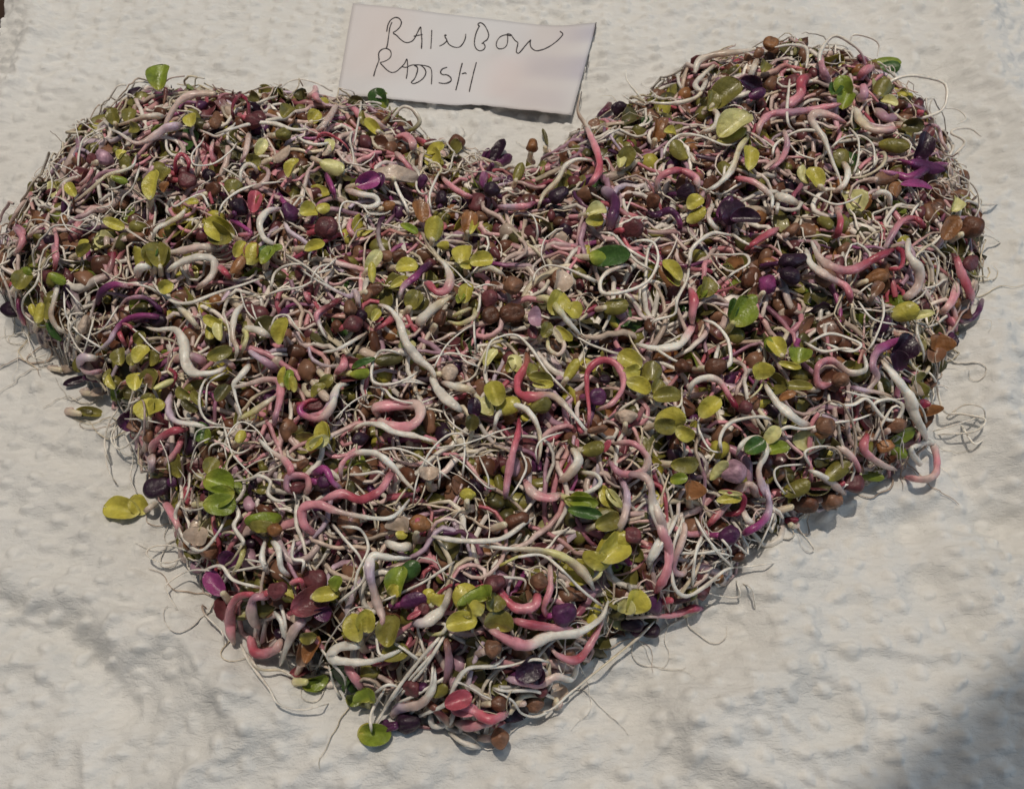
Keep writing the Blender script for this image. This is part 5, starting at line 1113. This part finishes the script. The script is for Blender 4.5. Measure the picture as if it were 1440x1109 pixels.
for line in TRACE.strip().splitlines():
    line = line.strip()
    if not line or line[0] == '#': continue
    if line[0] == '@':
        k0 = tuple(float(c) for c in line[1:].split()); continue
    head, *pcs = [c.strip() for c in line.split(';') if c.strip()]
    code, label = head.split(' ', 1); kind = code[0]; up = 'u' in code[1:]; lay = int(code[code.index('^')+1]) if '^' in code else 1
    X0, Y0, KK = k0
    P2 = lambda s: (float(s.split(',')[0])/KK+X0, float(s.split(',')[1])/KK+Y0)
    pieces, pts2 = [], []
    for pc in pcs:
        t = pc.split()
        if t[0][0] in 'tr':
            w = [float(c)/KK for c in t[2].split('-')]; xy = np.array([P2(c) for c in t[3:]]); pieces.append((t[0], t[1], w, xy)); pts2 += list(xy)
        else:
            xy = P2(t[2]); pieces.append((t[0], t[1], xy, float(t[3])/KK, float(t[4])/KK, float(t[5]), float(t[6]) if len(t) > 6 else None)); pts2.append(xy)
    pts2 = np.array(pts2); cpt = pts2.mean(0); an = pieces[0][3][0] if pieces[0][0][0] in 'tr' else pieces[0][2]
    fld = HEAP
    depth0 = None
    if up:      # rises from the heap: everything keeps the distance of its lowest point
        low = pts2[np.argmax(pts2[:, 1])]; pp = low.copy()
        for _ in range(30):
            w = unproject(pp[0:1], pp[1:2], fld)[0]
            if INTO(w[0], w[1]) > .12: break
            pp = pp+np.array([0, 3.])
        depth0 = (w-CAM)@FWD
    def at(xy, off):
        xy = np.atleast_2d(xy)
        if depth0 is not None: return CAM+ray(xy[:, 0], xy[:, 1])*(depth0-np.broadcast_to(off, len(xy))*.8)[:, None]
        return unproject(xy[:, 0], xy[:, 1], fld, np.broadcast_to(off, len(xy)))
    built = []
    def leaf_piece(col, xy, L_, W_, ang, cup):
        g0 = unproject(np.array([xy[0]]), np.array([xy[1]]), fld)[0]; near = np.clip(INTO(g0[0], g0[1])/.5+.5, .15, 1)
        c = at(xy, (.10+lay*.07)*float(near))[0]; px = ((c-CAM)@FWD)*PXK
        if c[2]-HEAP(c[0], c[1]) < .05 and depth0 is None: c = c+np.array([0, 0, .05])
        n = VIEWN+RIGHT*R1.uniform(-.5, .5)+UP*R1.uniform(-.3, .5)
        col2 = {'Y': 'y', 'G': 'Y', 'O': 'Y', 'y': 'Y', 'g': 'G', 'o': 'O', 'V': 'M', 'D': 'V', 'B': 'T', 'N': 'R'}.get(col, col)
        tone = PAL[col]*R1.uniform(.85, 1.08)
        V, Q, C = leaf_geo(L_*px, W_*px, .035, cup if cup is not None else R1.choice([.6, 1.0, -.5, .85]), R1.uniform(-.35, .35), tone, tone*.75+PAL['o']*.05, PAL[col2]*.9, 12, 10, R1.uniform(.0, .18), R1.uniform(-.4, .4))
        return c, V@axes(n, ang)+c, Q, C
    for pi, pc in enumerate(pieces):
        f = pc[0]
        if f[0] in 'tr':
            _, cols, w, xy = pc; cols = cols.replace('T', 'W') if f[0] == 'r' else cols; ln = np.hypot(*(xy[1:]-xy[:-1]).T).sum(); n = int(min(48, max(10, ln/3.2)))
            A = np.c_[xy, np.interp(np.linspace(0, 1, len(xy)), np.linspace(0, 1, len(w)), w)] if len(w) > 1 else np.c_[xy, np.full(len(xy), w[0])]
            A = catmull(A, n); s = np.linspace(0, 1, n)
            rpx = np.maximum(A[:, 2]*.36, .33); r = rpx*DIST*.95*PXK
            off = r*.9+lay*.06+(.05 if f[0] == 'r' else .02)+.045*np.sin(s*ln/14+R1.uniform(0, 6))+.03
            e = np.clip(ln and 10/ln, .08, .3); sink = np.zeros(n); dp = min(.30, .10+ln*.004)
            if '<' not in f and '!' not in f: sink += dp*np.clip(1-s/e, 0, 1)**1.5
            if '>' not in f and '!' not in f: sink += dp*np.clip(1-(1-s)/e, 0, 1)**1.5
            P = at(A[:, :2], off) if depth0 is not None else at(A[:, :2], off-sink)
            if depth0 is None:
                # keep clear of the towel and even out the steps at the heap's rim
                zt = TOWEL(P[:, 0], P[:, 1])+r*.9; P[:, 2] = np.maximum(P[:, 2], zt)
                t_ = ((P-CAM)@FWD)
                for _ in range(3): t_[1:-1] = .5*t_[1:-1]+.25*(t_[2:]+t_[:-2])
                P = CAM+ray(A[:, 0], A[:, 1])*t_[:, None]
            r = rpx*((P-CAM)@FWD)*PXK
            r = r*(1+.09*np.sin(s*ln/7+R1.uniform(0, 6))+.05*np.sin(s*ln/2.7+R1.uniform(0, 6)))
            r = r*(1-.45*np.clip(1-s/.12, 0, 1)**2*(ln > 18))*(1-.45*np.clip(1-(1-s)/.12, 0, 1)**2*(ln > 18))
            sd = 10 if r.max() > .05 else 7
            V, Q, C, T = tube_one(P, r, blend(cols, n)*R1.uniform(.88, 1.06), sd, .92)
            built.append(('root' if f[0] == 'r' else 'stem', V, Q, C, T, M_ROOT if f[0] == 'r' else M_STEM))
        elif f[0] == 'l':
            _, col, xy, L_, W_, ang, cup = pc
            c, V, Q, C = leaf_piece(col, xy, L_, W_, ang, cup); built.append(('seed_leaf', V, Q, C, None, M_LEAF))
        elif f[0] == 'c':
            _, col, xy, L_, W_, ang, cup = pc
            px = DIST*.95*PXK; c = at(xy, lay*.05+min(L_, W_)*px*.38)[0]; px = ((c-CAM)@FWD)*PXK
            n = VIEWN+RIGHT*R1.uniform(-.5, .5)+UP*R1.uniform(-.5, .5)
            V, Q, C, T = seed_geo(L_*px*.84, W_*px*.78, min(L_, W_)*px*R1.uniform(.6, .8), PAL[col]*R1.uniform(.85, 1.1), R1.uniform(0, 6), 14, 20)
            built.append(('seed_coat' if kind == 's' else 'seed_body', V@axes(n, ang)+c, Q, C, T, M_SEED))
    if not any(b[0] in ('stem', 'root') for b in built):     # the stalk by which a leaf or seed holds on below
        b0 = pieces[0]; a = math.radians(b0[5]); xy = np.array(b0[2]); dv = np.array([-math.cos(a), math.sin(a)])
        p0 = xy+dv*b0[3]*.40; p1 = xy+dv*b0[3]*.80; c0 = at(p0, .10+lay*.05)[0]; c1 = at(p1, -.05)[0]; c1[2] = max(min(c1[2], c0[2]-.10), float(TOWEL(c1[0], c1[1]))+.05)
        c2 = c1+np.array([.06, .03, -.10]); c2[2] = max(c2[2], float(TOWEL(c2[0], c2[1]))+.04)
        cc_ = {'V': 'MV', 'D': 'VV', 'N': 'RN', 'B': 'pT', 'G': 'yC'}.get(b0[1], 'Cp')
        V, Q, C, T = tube_one(catmull(np.stack([c0, c1, c2]), 9), np.linspace(.045, .06, 9), blend(cc_, 9), 7)
        built.append(('stem' if kind == 's' else 'root', V, Q, C, T, M_STEM))
    allv = np.vstack([b[1] for b in built]); base = np.array([*allv[:, :2].mean(0), allv[:, 2].min()])
    allroot = all(b[0] == 'root' for b in built)
    nm = 'radish_root' if allroot and kind == 's' else 'radish_sprout' if kind == 's' else 'radish_seed'
    root = bpy.data.objects.new(nm, None); COL.objects.link(root); root.location = base*S; root.empty_display_size = .005
    for (pn, V, Q, C, T, mt) in built:
        link(pn, mesh(pn, V-base, Q, C, T, mat=mt), root)
    anc = min(ANCH, key=lambda a: (a[0][0]-cpt[0])**2+(a[0][1]-cpt[1])**2)[1]
    full = label if label.endswith('.') else label+' '+anc
    full = full.rstrip('.')
    if full in seen: print('DUP LABEL', full, cpt, seen[full])
    if len(full.split()) > 16: print('LONG', full)
    seen[full] = cpt.round()
    tag(root, full, nm.split('_')[1], {'radish_sprout': 'radish sprouts piled in the heart', 'radish_root': 'white radish roots trailing over the heart', 'radish_seed': 'radish seeds among the sprouts'}[nm])
    things.append(root)
print('THINGS', len(things), [sum(o.name.startswith(k) for o in things) for k in ('radish_sprout', 'radish_root', 'radish_seed')])
